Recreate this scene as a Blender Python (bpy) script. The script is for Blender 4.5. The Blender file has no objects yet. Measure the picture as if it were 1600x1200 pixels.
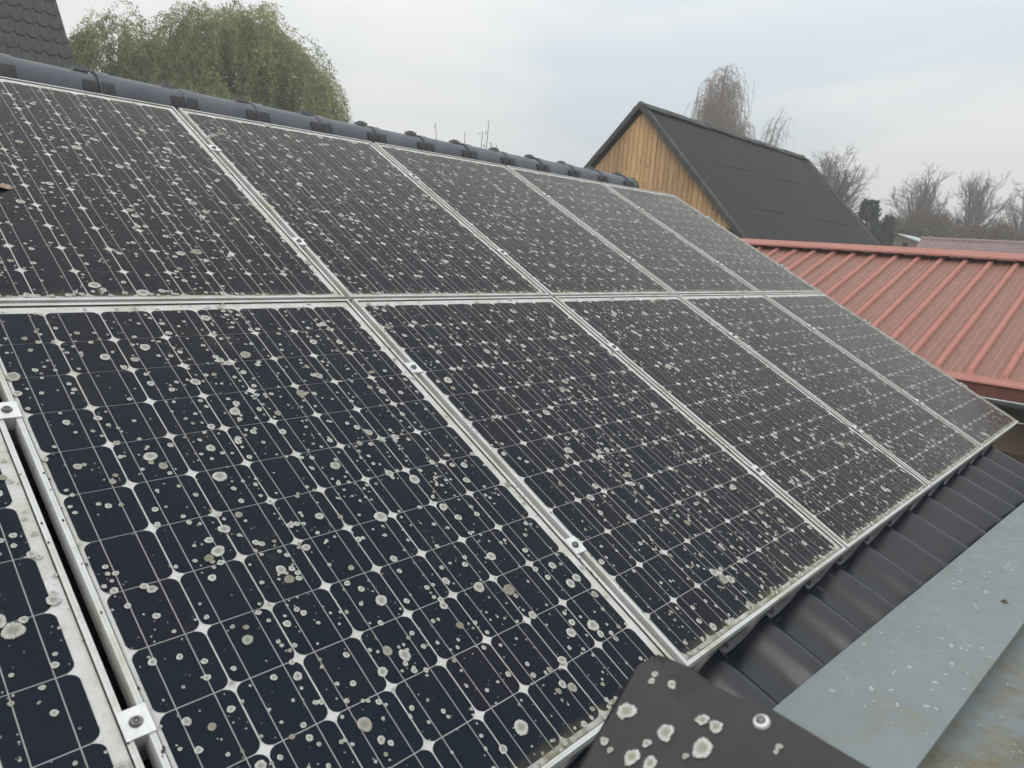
import bpy, math, random
import numpy as np
from mathutils import Matrix, Vector
random.seed(7)
rng = np.random.default_rng(11)
scene = bpy.context.scene
COL = scene.collection
R = math.radians

# ------------------------------------------------------------------ camera
cam_d = bpy.data.cameras.new('camera'); cam = bpy.data.objects.new('camera', cam_d); COL.objects.link(cam)
cam_d.sensor_fit = 'HORIZONTAL'; cam_d.sensor_width = 36.0; cam_d.lens = 25.35
cam_d.clip_start = 0.02; cam_d.clip_end = 3000
right = Vector((0.68730199, -0.72302416, 0.06965658)); down = Vector((-0.09637198, -0.18581692, -0.97784688)); fwd = Vector((0.71995029, 0.66536316, -0.19739161))
m = Matrix((right, -down, -fwd)).transposed().to_4x4(); m.translation = (0, 0, 3.6)
cam.matrix_world = m
cam_d.dof.use_dof = True; cam_d.dof.focus_distance = 2.6; cam_d.dof.aperture_fstop = 7.0
scene.camera = cam

# ------------------------------------------------------------------ sky and sun
SUN_AZ, SUN_EL = 205.0, 38.0         # azimuth from +X towards +Y: low sun veiled by cloud behind the camera
world = bpy.data.worlds.new('World'); scene.world = world; world.use_nodes = True
nt = world.node_tree; nt.nodes.clear()
W = nt.nodes.new; LK = nt.links.new
out = W('ShaderNodeOutputWorld'); bg = W('ShaderNodeBackground'); bg.inputs['Strength'].default_value = 0.142
sky = W('ShaderNodeTexSky'); sky.sky_type = 'NISHITA'; sky.sun_disc = False
sky.sun_elevation = R(SUN_EL); sky.sun_rotation = R(90 - SUN_AZ); sky.air_density = 1.0; sky.dust_density = 3.0; sky.ozone_density = 1.5
tc = W('ShaderNodeTexCoord'); mp = W('ShaderNodeMapping'); mp.inputs['Scale'].default_value = (1.0, 1.0, 3.4)
LK(tc.outputs['Generated'], mp.inputs['Vector'])
n1 = W('ShaderNodeTexNoise'); n1.inputs['Scale'].default_value = 1.7; n1.inputs['Detail'].default_value = 3.5; n1.inputs['Roughness'].default_value = 0.52; n1.inputs['Distortion'].default_value = 0.4
LK(mp.outputs[0], n1.inputs['Vector'])
rmp = W('ShaderNodeValToRGB'); rmp.color_ramp.interpolation = 'EASE'
rmp.color_ramp.elements[0].position = 0.37; rmp.color_ramp.elements[0].color = (5.20, 5.62, 5.92, 1)
rmp.color_ramp.elements[1].position = 0.63; rmp.color_ramp.elements[1].color = (6.72, 6.68, 6.46, 1)
LK(n1.outputs['Fac'], rmp.inputs['Fac'])
mix = W('ShaderNodeMixRGB'); mix.inputs['Fac'].default_value = 0.93
LK(sky.outputs[0], mix.inputs['Color1']); LK(rmp.outputs['Color'], mix.inputs['Color2'])
# overcast sky: brighter overhead than at the horizon, as the standard (CIE) cloudy sky
sx = W('ShaderNodeSeparateXYZ'); LK(tc.outputs['Generated'], sx.inputs[0])
cl = W('ShaderNodeMath'); cl.operation = 'MAXIMUM'; cl.inputs[1].default_value = 0.0; LK(sx.outputs['Z'], cl.inputs[0])
ml = W('ShaderNodeMath'); ml.operation = 'MULTIPLY_ADD'; ml.inputs[1].default_value = 0.80; ml.inputs[2].default_value = 0.90; LK(cl.outputs[0], ml.inputs[0])
vm = W('ShaderNodeVectorMath'); vm.operation = 'SCALE'; LK(mix.outputs[0], vm.inputs[0]); LK(ml.outputs[0], vm.inputs['Scale'])
LK(vm.outputs[0], bg.inputs['Color']); LK(bg.outputs[0], out.inputs['Surface'])
sd = bpy.data.lights.new('sun', 'SUN'); sd.energy = 0.8; sd.angle = R(35); sd.color = (1.0, 0.95, 0.88)
sun = bpy.data.objects.new('sun', sd); COL.objects.link(sun); sun.location = (20, 20, 40)
sv = Vector((math.cos(R(SUN_EL)) * math.cos(R(SUN_AZ)), math.cos(R(SUN_EL)) * math.sin(R(SUN_AZ)), math.sin(R(SUN_EL))))
sun.rotation_euler = sv.to_track_quat('Z', 'Y').to_euler()
cy = scene.cycles; cy.max_bounces = 5; cy.diffuse_bounces = 3; cy.glossy_bounces = 3; cy.transmission_bounces = 2; cy.transparent_max_bounces = 8; cy.volume_bounces = 0
cy.caustics_reflective = False; cy.caustics_refractive = False; cy.use_adaptive_sampling = True; cy.adaptive_threshold = 0.02
vs = scene.view_settings; vs.view_transform = 'Standard'; vs.look = 'None'; vs.gamma = 1.0; vs.exposure = 0.0; vs.use_curve_mapping = False

# ------------------------------------------------------------------ helpers
def obj(name, me, mat=None, parent=None, loc=None, rot=None, scale=None):
    o = bpy.data.objects.new(name, me); COL.objects.link(o)
    if me is not None and mat is not None and not me.materials: me.materials.append(mat)
    if parent is not None: o.parent = parent
    if loc is not None: o.location = loc
    if rot is not None: o.rotation_euler = rot
    if scale is not None: o.scale = scale
    return o
def tag(o, label=None, cat=None, group=None, kind=None):
    if label: o['label'] = label
    if cat: o['category'] = cat
    if group: o['group'] = group
    if kind: o['kind'] = kind
    return o
def empty(name, loc=(0, 0, 0), rot=(0, 0, 0)):
    o = bpy.data.objects.new(name, None); COL.objects.link(o); o.location = loc; o.rotation_euler = rot
    o.empty_display_size = 0.1
    return o
class MB:
    """collects quads/tris into one mesh"""
    def __init__(s): s.v = []; s.f = []
    def add(s, vs, fs):
        b = len(s.v); s.v += [tuple(p) for p in vs]; s.f += [tuple(i + b for i in f) for f in fs]; return s
    def box(s, x0, x1, y0, y1, z0, z1):
        return s.add([(x0,y0,z0),(x1,y0,z0),(x1,y1,z0),(x0,y1,z0),(x0,y0,z1),(x1,y0,z1),(x1,y1,z1),(x0,y1,z1)],
                     [(0,3,2,1),(4,5,6,7),(0,1,5,4),(1,2,6,5),(2,3,7,6),(3,0,4,7)])
    def hexa(s, bot, top):     # two matching polygons, bottom and top (same winding, counter-clockwise from above)
        n = len(bot)
        return s.add(list(bot) + list(top), [tuple(range(n - 1, -1, -1)), tuple(range(n, 2*n))] + [(i, (i+1) % n, n + (i+1) % n, n + i) for i in range(n)])
    def tube(s, pts, rad, sides=6, cap=True):
        pts = [Vector(p) for p in pts]; n = len(pts); b = len(s.v); ref = Vector((0.31, 0.2, 0.93))
        for i, p in enumerate(pts):
            d = (pts[min(i+1, n-1)] - pts[max(i-1, 0)]); d = d.normalized() if d.length > 1e-9 else Vector((0, 0, 1))
            a = d.cross(ref)
            if a.length < 1e-3: a = d.cross(Vector((1, 0, 0)))
            a.normalize(); c = d.cross(a); r = rad[i] if hasattr(rad, '__len__') else rad
            for k in range(sides):
                t = 2 * math.pi * k / sides; q = p + a * (r * math.cos(t)) + c * (r * math.sin(t)); s.v.append((q.x, q.y, q.z))
        for i in range(n - 1):
            for k in range(sides):
                k2 = (k + 1) % sides
                s.f.append((b + i*sides + k, b + i*sides + k2, b + (i+1)*sides + k2, b + (i+1)*sides + k))
        if cap:
            s.f.append(tuple(b + k for k in range(sides - 1, -1, -1))); s.f.append(tuple(b + (n-1)*sides + k for k in range(sides)))
        return s
    def grid(s, P):            # P[i][j] points
        ni, nj = len(P), len(P[0]); b = len(s.v)
        for r in P: s.v += [tuple(q) for q in r]
        for i in range(ni - 1):
            for j in range(nj - 1):
                s.f.append((b + i*nj + j, b + (i+1)*nj + j, b + (i+1)*nj + j + 1, b + i*nj + j + 1))
        return s
    def lathe(s, prof, seg=14, org=(0, 0, 0)):
        b = len(s.v); n = len(prof)
        for k in range(seg):
            t = 2*math.pi*k/seg
            for r, z in prof: s.v.append((org[0] + r*math.cos(t), org[1] + r*math.sin(t), org[2] + z))
        for k in range(seg):
            k2 = (k+1) % seg
            for i in range(n - 1): s.f.append((b + k*n + i, b + k2*n + i, b + k2*n + i + 1, b + k*n + i + 1))
        return s
    def mesh(s, name, mat=None, smooth=False):
        me = bpy.data.meshes.new(name); me.from_pydata(s.v, [], s.f); me.update()
        if smooth: me.shade_smooth()
        if mat: me.materials.append(mat)
        return me
def smooth_angle(me, ang=35):
    me.shade_smooth()
    try: me.set_sharp_from_angle(angle=R(ang))
    except Exception: pass
    return me
def bevel(o, w=0.003, seg=2):
    b = o.modifiers.new('bevel', 'BEVEL'); b.width = w; b.segments = seg; b.limit_method = 'ANGLE'; b.angle_limit = R(40); return o
def fmesh(name, V, F, mat, attrs=None, smooth=False):
    """fast mesh from numpy quads/tris arrays"""
    V = np.asarray(V, np.float32); F = np.asarray(F, np.int32); k = F.shape[1]
    me = bpy.data.meshes.new(name); me.vertices.add(len(V)); me.vertices.foreach_set('co', V.ravel())
    me.loops.add(F.size); me.loops.foreach_set('vertex_index', F.ravel())
    me.polygons.add(len(F)); me.polygons.foreach_set('loop_start', np.arange(0, F.size, k, dtype=np.int32))
    try: me.polygons.foreach_set('loop_total', np.full(len(F), k, np.int32))
    except Exception: pass
    me.update(calc_edges=True)
    for an, av in (attrs or {}).items():
        a = me.attributes.new(an, 'FLOAT', 'POINT'); a.data.foreach_set('value', np.asarray(av, np.float32))
    if smooth: me.shade_smooth()
    me.materials.append(mat)
    return me

# ------------------------------------------------------------------ materials
class NT:
    def __init__(s, name):
        s.m = bpy.data.materials.new(name); s.m.use_nodes = True; s.t = s.m.node_tree; s.t.nodes.clear()
        s.out = s.n('ShaderNodeOutputMaterial')
    def n(s, typ, **kw):
        x = s.t.nodes.new(typ)
        for k, v in kw.items():
            if k in x.inputs: x.inputs[k].default_value = v
            else: setattr(x, k, v)
        return x
    def l(s, a, b): s.t.links.new(a, b)
    def coord(s, kind='Object', scale=(1, 1, 1), rnd=False):
        t = s.n('ShaderNodeTexCoord'); mp = s.n('ShaderNodeMapping'); mp.inputs['Scale'].default_value = scale
        src = t.outputs[kind]
        if rnd:
            oi = s.n('ShaderNodeObjectInfo'); mu = s.n('ShaderNodeMath', operation='MULTIPLY'); mu.inputs[1].default_value = 37.0
            s.l(oi.outputs['Random'], mu.inputs[0]); ad = s.n('ShaderNodeVectorMath', operation='ADD'); s.l(src, ad.inputs[0]); s.l(mu.outputs[0], ad.inputs[1]); src = ad.outputs[0]
        s.l(src, mp.inputs['Vector']); return mp.outputs[0]
    def noise(s, vec, scale, detail=4, rough=0.55, dist=0.0):
        x = s.n('ShaderNodeTexNoise', Scale=scale, Detail=detail, Roughness=rough, Distortion=dist); s.l(vec, x.inputs['Vector']); return x.outputs['Fac']
    def ramp(s, fac, stops, interp='LINEAR'):
        x = s.n('ShaderNodeValToRGB'); r = x.color_ramp; r.interpolation = interp
        while len(r.elements) < len(stops): r.elements.new(0.5)
        for e, (p, c) in zip(r.elements, stops):
            e.position = p; e.color = (c, c, c, 1) if not hasattr(c, '__len__') else (*c, 1)
        s.l(fac, x.inputs['Fac']); return x.outputs['Color']
    def mix(s, fac, a, b, mode='MIX'):
        x = s.n('ShaderNodeMixRGB', blend_type=mode)
        for i, v in ((0, fac), (1, a), (2, b)):
            if isinstance(v, (int, float)): x.inputs[i].default_value = v
            elif isinstance(v, tuple): x.inputs[i].default_value = (*v, 1)
            else: s.l(v, x.inputs[i])
        return x.outputs[0]
    def math(s, op, a, b=None):
        x = s.n('ShaderNodeMath', operation=op)
        for i, v in ((0, a), (1, b)):
            if v is None: continue
            if isinstance(v, (int, float)): x.inputs[i].default_value = v
            else: s.l(v, x.inputs[i])
        return x.outputs[0]
    def bump(s, h, strength=0.3, dist=0.01):
        x = s.n('ShaderNodeBump', Strength=strength, Distance=dist); s.l(h, x.inputs['Height']); return x.outputs[0]
    def bsdf(s, color, rough=0.6, metal=0.0, spec=0.5, normal=None, **kw):
        b = s.n('ShaderNodeBsdfPrincipled')
        for k, v in (('Base Color', color), ('Roughness', rough), ('Metallic', metal), ('Specular IOR Level', spec), *kw.items()):
            if isinstance(v, tuple): b.inputs[k].default_value = (*v, 1) if len(v) == 3 else v
            elif isinstance(v, (int, float)): b.inputs[k].default_value = v
            else: s.l(v, b.inputs[k])
        if normal is not None: s.l(normal, b.inputs['Normal'])
        s.l(b.outputs[0], s.out.inputs['Surface']); return b
def simple(name, c0, c1, scale=6, rough=0.6, metal=0.0, spec=0.5, bump=0.0, bs=40, rnd=False, stretch=(1, 1, 1), detail=5, objrnd=0.0):
    t = NT(name); v = t.coord('Object', stretch, rnd)
    c = t.mix(t.ramp(t.noise(v, scale, detail), [(0.3, 0.0), (0.7, 1.0)]), c0, c1)
    if objrnd:
        oi = t.n('ShaderNodeObjectInfo'); f = t.math('ADD', t.math('MULTIPLY', oi.outputs['Random'], objrnd), 1 - objrnd / 2); c = t.mix(1.0, c, f, 'MULTIPLY')
    nrm = t.bump(t.noise(v, bs, 4), bump, 0.004) if bump else None
    t.bsdf(c, rough, metal, spec, nrm); return t.m

M = {}
# -- solar panel
t = NT('solar_cell'); v = t.coord('Object', rnd=True); oi = t.n('ShaderNodeObjectInfo')
c = t.ramp(oi.outputs['Random'], [(0.0, (0.0008, 0.0062, 0.0175)), (0.5, (0.0011, 0.0070, 0.0195)), (0.92, (0.0016, 0.0072, 0.0185)), (1.0, (0.0050, 0.0068, 0.0190))])
t.bsdf(c, 0.5, 0.0, 0.12); M['cell'] = t.m
M['busbar'] = simple('tinned_ribbon', (0.32, 0.32, 0.32), (0.44, 0.44, 0.43), 30, 0.5, 0.2)
t = NT('white_backsheet'); v = t.coord('Object', rnd=True)
c = t.mix(t.ramp(t.noise(v, 9, 5, 0.7), [(0.42, 0.0), (0.68, 0.8)]), (0.70, 0.71, 0.70), (0.50, 0.49, 0.40)); c = t.mix(t.ramp(t.noise(v, 95, 3, 0.7), [(0.60, 0.0), (0.72, 0.6)]), c, (0.30, 0.29, 0.23))
t.bsdf(c, 0.6, 0, 0.2); M['backsheet'] = t.m
t = NT('dirty_solar_glass'); v = t.coord('Object', rnd=True); tx = t.n('ShaderNodeTexCoord'); sp = t.n('ShaderNodeSeparateXYZ'); t.l(tx.outputs['Object'], sp.inputs[0])
big = t.noise(v, 6.0, 4, 0.68); med = t.noise(v, 17, 3, 0.62)
film = t.math('MULTIPLY', t.ramp(big, [(0.35, 0.25), (0.7, 1.0)]), 0.013)
# silt that has washed down against the lower frame
low = t.math('ADD', t.math('MULTIPLY', sp.outputs['Y'], -1.0), t.math('MULTIPLY', med, 0.05))
mr = t.n('ShaderNodeMapRange'); mr.inputs['From Min'].default_value = 0.775; mr.inputs['From Max'].default_value = 0.832; t.l(low, mr.inputs['Value'])
lowf = t.math('MULTIPLY', t.math('POWER', mr.outputs[0], 1.4), t.ramp(med, [(0.35, 0.25), (0.62, 0.95)]))
grime = t.math('MULTIPLY', t.ramp(big, [(0.60, 0.0), (0.78, 1.0)]), 0.10)
fac = t.math('MINIMUM', t.math('ADD', t.math('ADD', film, lowf), grime), 0.9)
dirt = t.n('ShaderNodeBsdfDiffuse'); dirt.inputs['Roughness'].default_value = 0.6
t.l(t.mix(t.ramp(med, [(0.35, 0.0), (0.6, 1.0)]), (0.30, 0.28, 0.22), (0.20, 0.18, 0.10)), dirt.inputs['Color'])
tr = t.n('ShaderNodeBsdfTransparent'); gl = t.n('ShaderNodeBsdfGlossy', Roughness=0.13); gl.inputs['Color'].default_value = (1.0, 0.90, 0.80, 1)
fr = t.n('ShaderNodeFresnel', IOR=1.165)
ms = t.n('ShaderNodeMixShader'); t.l(fr.outputs[0], ms.inputs[0]); t.l(tr.outputs[0], ms.inputs[1]); t.l(gl.outputs[0], ms.inputs[2])
m2 = t.n('ShaderNodeMixShader'); t.l(fac, m2.inputs[0]); t.l(ms.outputs[0], m2.inputs[1]); t.l(dirt.outputs[0], m2.inputs[2])
t.l(m2.outputs[0], t.out.inputs['Surface']); M['glass'] = t.m
t = NT('weathered_aluminium'); v = t.coord('Object', rnd=True)
a = t.mix(t.noise(v, 14, 6, 0.65), (0.50, 0.51, 0.51), (0.68, 0.69, 0.68))
alg = t.ramp(t.noise(v, 5.5, 8, 0.72, 0.4), [(0.46, 0.0), (0.66, 0.72)]); a = t.mix(alg, a, (0.36, 0.37, 0.22))
blk = t.ramp(t.noise(v, 75, 5, 0.7), [(0.66, 0.0), (0.74, 0.8)]); a = t.mix(blk, a, (0.03, 0.028, 0.022))
t.bsdf(a, 0.48, 0.25, 0.5, t.bump(t.noise(v, 120, 3), 0.15, 0.002)); M['frame'] = t.m
M['alu'] = simple('clean_aluminium', (0.60, 0.60, 0.60), (0.76, 0.76, 0.75), 60, 0.35, 0.6, bump=0.1)
M['steel'] = simple('dull_bolt_steel', (0.10, 0.10, 0.10), (0.32, 0.31, 0.30), 60, 0.4, 0.8)
M['gasket'] = simple('black_seal_dirt', (0.012, 0.012, 0.010), (0.06, 0.055, 0.04), 50, 0.9)
M['rail'] = simple('rail_aluminium', (0.36, 0.37, 0.38), (0.5, 0.5, 0.5), 20, 0.45, 0.5)
def lichen_mat(name, rim, mid, core, dark):
    t = NT(name); at = t.n('ShaderNodeAttribute', attribute_name='rad'); rn = t.n('ShaderNodeAttribute', attribute_name='rnd')
    oi = t.n('ShaderNodeObjectInfo'); v = t.coord('Object'); geo = t.n('ShaderNodeNewGeometry')
    c = t.ramp(at.outputs['Fac'], [(0.0, core), (0.42, core), (0.66, mid), (0.86, rim), (1.0, rim)])
    rr = t.math('FRACT', t.math('ADD', rn.outputs['Fac'], oi.outputs['Random']))
    c = t.mix(t.ramp(rr, [(0.0, 0.0), (0.70, 0.05), (0.88, 0.6), (1.0, 1.0)]), c, dark)
    g = t.noise(geo.outputs['Position'], 330, 4, 0.7); c = t.mix(t.ramp(g, [(0.38, 0.0), (0.62, 0.75)]), c, t.mix(0.5, dark, core))
    t.bsdf(c, 0.95, 0, 0.1, t.bump(g, 0.5, 0.002)); return t.m
M['lichen'] = lichen_mat('grey_crust_lichen', (0.62, 0.64, 0.61), (0.55, 0.57, 0.535), (0.30, 0.31, 0.28), (0.20, 0.185, 0.13))
M['lichen_pale'] = lichen_mat('pale_rosette_lichen', (0.70, 0.72, 0.71), (0.58, 0.60, 0.57), (0.30, 0.31, 0.25), (0.29, 0.30, 0.24))
M['darkmoss'] = simple('black_moss', (0.018, 0.017, 0.012), (0.05, 0.046, 0.03), 60, 0.95)
M['moss'] = simple('edge_silt_and_moss', (0.10, 0.10, 0.04), (0.27, 0.25, 0.17), 60, 0.95, bump=0.6, bs=200)
# -- roofs
t = NT('dark_glazed_tile'); v = t.coord('Object', rnd=True); oi = t.n('ShaderNodeObjectInfo')
c = t.mix(t.noise(v, 7, 6, 0.6), (0.005, 0.0080, 0.0150), (0.009, 0.0125, 0.0205)); c = t.mix(t.ramp(t.noise(v, 20, 6, 0.7), [(0.58, 0.0), (0.85, 0.35)]), c, (0.035, 0.033, 0.03))
t.bsdf(c, t.ramp(t.noise(v, 18, 4), [(0.3, 0.17), (0.7, 0.27)]), 0, 0.6, t.bump(t.noise(v, 60, 3), 0.06, 0.002)); M['tile'] = t.m
M['ridge'] = simple('blue_black_ridge_tile', (0.055, 0.065, 0.082), (0.085, 0.095, 0.112), 5, 0.42, rnd=True, bump=0.05)
M['clip'] = simple('dark_ridge_clip', (0.020, 0.021, 0.024), (0.04, 0.04, 0.045), 30, 0.6)
t = NT('weathered_concrete_tile'); v = t.coord('Object', rnd=True)
c = t.mix(t.noise(v, 5, 6, 0.6), (0.032, 0.034, 0.032), (0.075, 0.078, 0.072)); c = t.mix(t.ramp(t.noise(v, 16, 6, 0.75), [(0.60, 0.0), (0.72, 0.8)]), c, (0.26, 0.25, 0.21))
t.bsdf(c, 0.85, 0, 0.3, t.bump(t.noise(v, 70, 4), 0.3, 0.004)); M['oldtile'] = t.m
t = NT('red_painted_sheet'); v = t.coord('Object'); gm = t.n('ShaderNodeAttribute', attribute_name='low')
c = t.mix(t.noise(v, 3, 6, 0.6), (0.36, 0.135, 0.105), (0.45, 0.19, 0.15))
c = t.mix(t.ramp(t.noise(v, 26, 6, 0.7), [(0.5, 0.0), (0.75, 0.4)]), c, (0.55, 0.28, 0.22))
dm = t.math('MULTIPLY', gm.outputs['Fac'], t.ramp(t.noise(t.coord('Object', (1, 3, 1)), 7, 7, 0.72), [(0.30, 0.40), (0.60, 0.95)]))
c = t.mix(dm, c, t.mix(t.noise(v, 30, 4), (0.13, 0.080, 0.058), (0.27, 0.155, 0.118)))
sp_ = t.ramp(t.noise(v, 30, 4, 0.75), [(0.62, 0.0), (0.68, 0.85)]); c = t.mix(sp_, c, (0.10, 0.065, 0.045))
wl = t.ramp(t.noise(t.coord('Object', (1, 1.2, 1)), 26, 4, 0.75), [(0.63, 0.0), (0.69, 0.75)]); c = t.mix(wl, c, (0.46, 0.42, 0.33))
t.bsdf(c, 0.62, 0, 0.4, t.bump(t.noise(v, 60, 4), 0.15, 0.003)); M['red'] = t.m
M['redtrim'] = simple('red_brown_fascia', (0.13, 0.042, 0.032), (0.19, 0.065, 0.05), 5, 0.6)
M['gutter'] = simple('old_zinc_gutter', (0.10, 0.105, 0.11), (0.20, 0.205, 0.21), 9, 0.5, 0.3)
M['gutterlip'] = simple('bright_gutter_bead', (0.38, 0.39, 0.40), (0.5, 0.51, 0.52), 9, 0.45, 0.3)
M['render'] = simple('brown_rough_render', (0.17, 0.135, 0.10), (0.27, 0.22, 0.165), 3.5, 0.95, bump=0.5, bs=50)
M['mossy'] = simple('mossy_stone', (0.06, 0.05, 0.035), (0.16, 0.13, 0.085), 9, 0.95, bump=0.7, bs=40)
t = NT('black_corrugated_sheet'); v = t.coord('Object', rnd=True)
c = t.mix(t.noise(v, 1.2, 6, 0.6), (0.040, 0.042, 0.042), (0.068, 0.067, 0.064)); c = t.mix(t.ramp(t.noise(v, 9, 6, 0.7), [(0.5, 0.0), (0.8, 0.45)]), c, (0.085, 0.085, 0.075))
st = t.noise(t.coord('Object', (14, .22, 1), rnd=True), 3.0, 4, 0.6); c = t.mix(t.ramp(st, [(0.35, 0.0), (0.65, 0.5)]), c, (0.022, 0.023, 0.024))
t.bsdf(c, 0.8, 0, 0.25); M['bitumen'] = t.m
M['bitumen_edge'] = simple('bitumen_edge_trim', (0.035, 0.037, 0.036), (0.075, 0.078, 0.07), 4, 0.85)
t = NT('fresh_larch_plank'); v = t.coord('Object', (1, 1, 0.06), rnd=True); v2 = t.coord('Object', (1, 1, 0.5), rnd=True); oi = t.n('ShaderNodeObjectInfo')
c = t.ramp(t.noise(v, 34, 5, 0.6), [(0.25, (0.40, 0.235, 0.11)), (0.55, (0.57, 0.36, 0.185)), (0.8, (0.65, 0.45, 0.255))])
kn = t.ramp(t.noise(v2, 11, 2, 0.4), [(0.69, 0.0), (0.75, 0.85)]); c = t.mix(kn, c, (0.16, 0.075, 0.03))
f = t.math('ADD', t.math('MULTIPLY', oi.outputs['Random'], 0.46), 0.74); c = t.mix(1.0, c, f, 'MULTIPLY')
t.bsdf(c, 0.7, 0, 0.3); M['plank'] = t.m
M['darkwood'] = simple('dark_boards', (0.02, 0.018, 0.016), (0.05, 0.045, 0.04), 6, 0.9)  # one dark wood colour for roof decks, barn walls, verge board and post
t = NT('weathered_zinc'); v = t.coord('Object'); vw = t.coord('Object', (1, 4, 4))
c = t.mix(t.noise(v, 3.0, 6, 0.62), (0.185, 0.222, 0.235), (0.248, 0.280, 0.290))
c = t.mix(t.ramp(t.noise(vw, 22, 6, 0.7), [(0.45, 0.0), (0.8, 0.35)]), c, (0.17, 0.195, 0.20))
c = t.mix(t.ramp(t.noise(v, 4.6, 8, 0.75, 0.5), [(0.54, 0.0), (0.74, 0.75)]), c, (0.215, 0.195, 0.13))
c = t.mix(t.ramp(t.noise(v, 70, 4, 0.7), [(0.68, 0.0), (0.75, 0.6)]), c, (0.10, 0.09, 0.06))
t.bsdf(c, t.ramp(t.noise(v, 14, 4), [(0.3, 0.38), (0.7, 0.6)]), 0.35, 0.5, t.bump(t.noise(vw, 40, 4), 0.08, 0.002)); M['zinc'] = t.m
t = NT('zinc_trough_with_silt'); v = t.coord('Object')
c = t.mix(t.noise(v, 3.0, 6, 0.62), (0.20, 0.235, 0.25), (0.27, 0.305, 0.31))
c = t.mix(t.ramp(t.noise(v, 5.5, 8, 0.75, 0.6), [(0.44, 0.0), (0.62, 0.85)]), c, t.mix(t.noise(v, 40, 4), (0.12, 0.10, 0.05), (0.30, 0.27, 0.17)))
t.bsdf(c, 0.6, 0.2, 0.4, t.bump(t.noise(v, 50, 5), 0.3, 0.004)); M['zincdirt'] = t.m
t = NT('brown_coated_trim'); v = t.coord('Object')
c = t.mix(t.noise(v, 6, 5, 0.6), (0.019, 0.0165, 0.0165), (0.028, 0.025, 0.0245)); c = t.mix(t.ramp(t.noise(v, 60, 5, 0.7), [(0.6, 0.0), (0.8, 0.3)]), c, (0.11, 0.10, 0.085))
t.bsdf(c, 0.36, 0, 0.5, t.bump(t.noise(v, 200, 3), 0.05, 0.001)); M['trim'] = t.m
M['plaster'] = simple('grey_plaster', (0.30, 0.28, 0.25), (0.40, 0.38, 0.34), 2, 0.95, bump=0.3, bs=30)
M['brick'] = simple('old_brick', (0.26, 0.18, 0.14), (0.36, 0.27, 0.21), 3, 0.95, objrnd=0.3)
M['mortar'] = simple('lime_mortar', (0.30, 0.29, 0.27), (0.40, 0.38, 0.35), 8, 0.95)
M['mint'] = simple('pale_mint_sheet', (0.50, 0.58, 0.55), (0.60, 0.67, 0.64), 4, 0.5)
M['dusk_tile'] = simple('muted_purple_tile', (0.215, 0.145, 0.145), (0.30, 0.215, 0.21), 2.5, 0.75, objrnd=0.2)
M['far_red'] = simple('faded_red_tile', (0.30, 0.155, 0.12), (0.38, 0.21, 0.165), 0.6, 0.85)
M['glasspane'] = simple('dark_window_pane', (0.02, 0.022, 0.025), (0.03, 0.033, 0.036), 3, 0.1)
t = NT('yard_grass'); v = t.coord('Object')
c = t.mix(t.ramp(t.noise(v, 0.35, 8, 0.65), [(0.35, 0.0), (0.65, 1.0)]), (0.045, 0.065, 0.022), (0.11, 0.10, 0.055)); t.bsdf(c, 0.95, 0, 0.1, t.bump(t.noise(v, 25, 4), 0.6, 0.05)); M['ground'] = t.m
# -- vegetation
M['bark'] = simple('grey_brown_bark', (0.075, 0.065, 0.055), (0.14, 0.125, 0.105), 3, 0.95)
M['twig'] = simple('pale_bare_twigs', (0.14, 0.12, 0.10), (0.21, 0.185, 0.155), 1.5, 0.95)
M['birchtwig'] = simple('russet_birch_twigs', (0.19, 0.14, 0.115), (0.27, 0.21, 0.175), 1.5, 0.95)
M['birchbark'] = simple('birch_bark', (0.16, 0.145, 0.13), (0.36, 0.34, 0.31), 3, 0.9)
def leaf_mat(name, stops, trans=0.35):
    t = NT(name); at = t.n('ShaderNodeAttribute', attribute_name='rnd'); c = t.ramp(at.outputs['Fac'], stops)
    d = t.n('ShaderNodeBsdfDiffuse'); t.l(c, d.inputs['Color']); tl = t.n('ShaderNodeBsdfTranslucent'); t.l(c, tl.inputs['Color'])
    ms = t.n('ShaderNodeMixShader'); ms.inputs[0].default_value = trans; t.l(d.outputs[0], ms.inputs[1]); t.l(tl.outputs[0], ms.inputs[2]); t.l(ms.outputs[0], t.out.inputs['Surface']); return t.m
M['willow'] = leaf_mat('willow_leaves', [(0.0, (0.15, 0.185, 0.085)), (0.45, (0.32, 0.345, 0.165)), (0.8, (0.45, 0.45, 0.21)), (1.0, (0.55, 0.48, 0.23))], 0.5)
M['birchleaf'] = leaf_mat('autumn_birch_leaves', [(0.0, (0.20, 0.14, 0.10)), (0.6, (0.33, 0.235, 0.165)), (1.0, (0.42, 0.31, 0.17))], 0.35)
M['conifer'] = leaf_mat('dark_conifer_sprays', [(0.0, (0.020, 0.035, 0.022)), (0.7, (0.035, 0.058, 0.032)), (1.0, (0.06, 0.08, 0.04))], 0.1)
M['hedge'] = leaf_mat('brown_hedge_leaves', [(0.0, (0.11, 0.075, 0.048)), (0.6, (0.19, 0.13, 0.085)), (1.0, (0.20, 0.165, 0.09))], 0.25)
M['dryleaf'] = simple('dry_brown_leaf', (0.26, 0.17, 0.12), (0.38, 0.27, 0.20), 40, 0.8)
M['wire'] = simple('yellowish_cable', (0.55, 0.40, 0.18), (0.66, 0.52, 0.28), 20, 0.5)
M['greywire'] = simple('pale_grey_wire', (0.42, 0.38, 0.34), (0.55, 0.5, 0.46), 20, 0.5)
M['blackcable'] = simple('black_cable', (0.015, 0.016, 0.018), (0.03, 0.03, 0.032), 20, 0.4)

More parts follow.
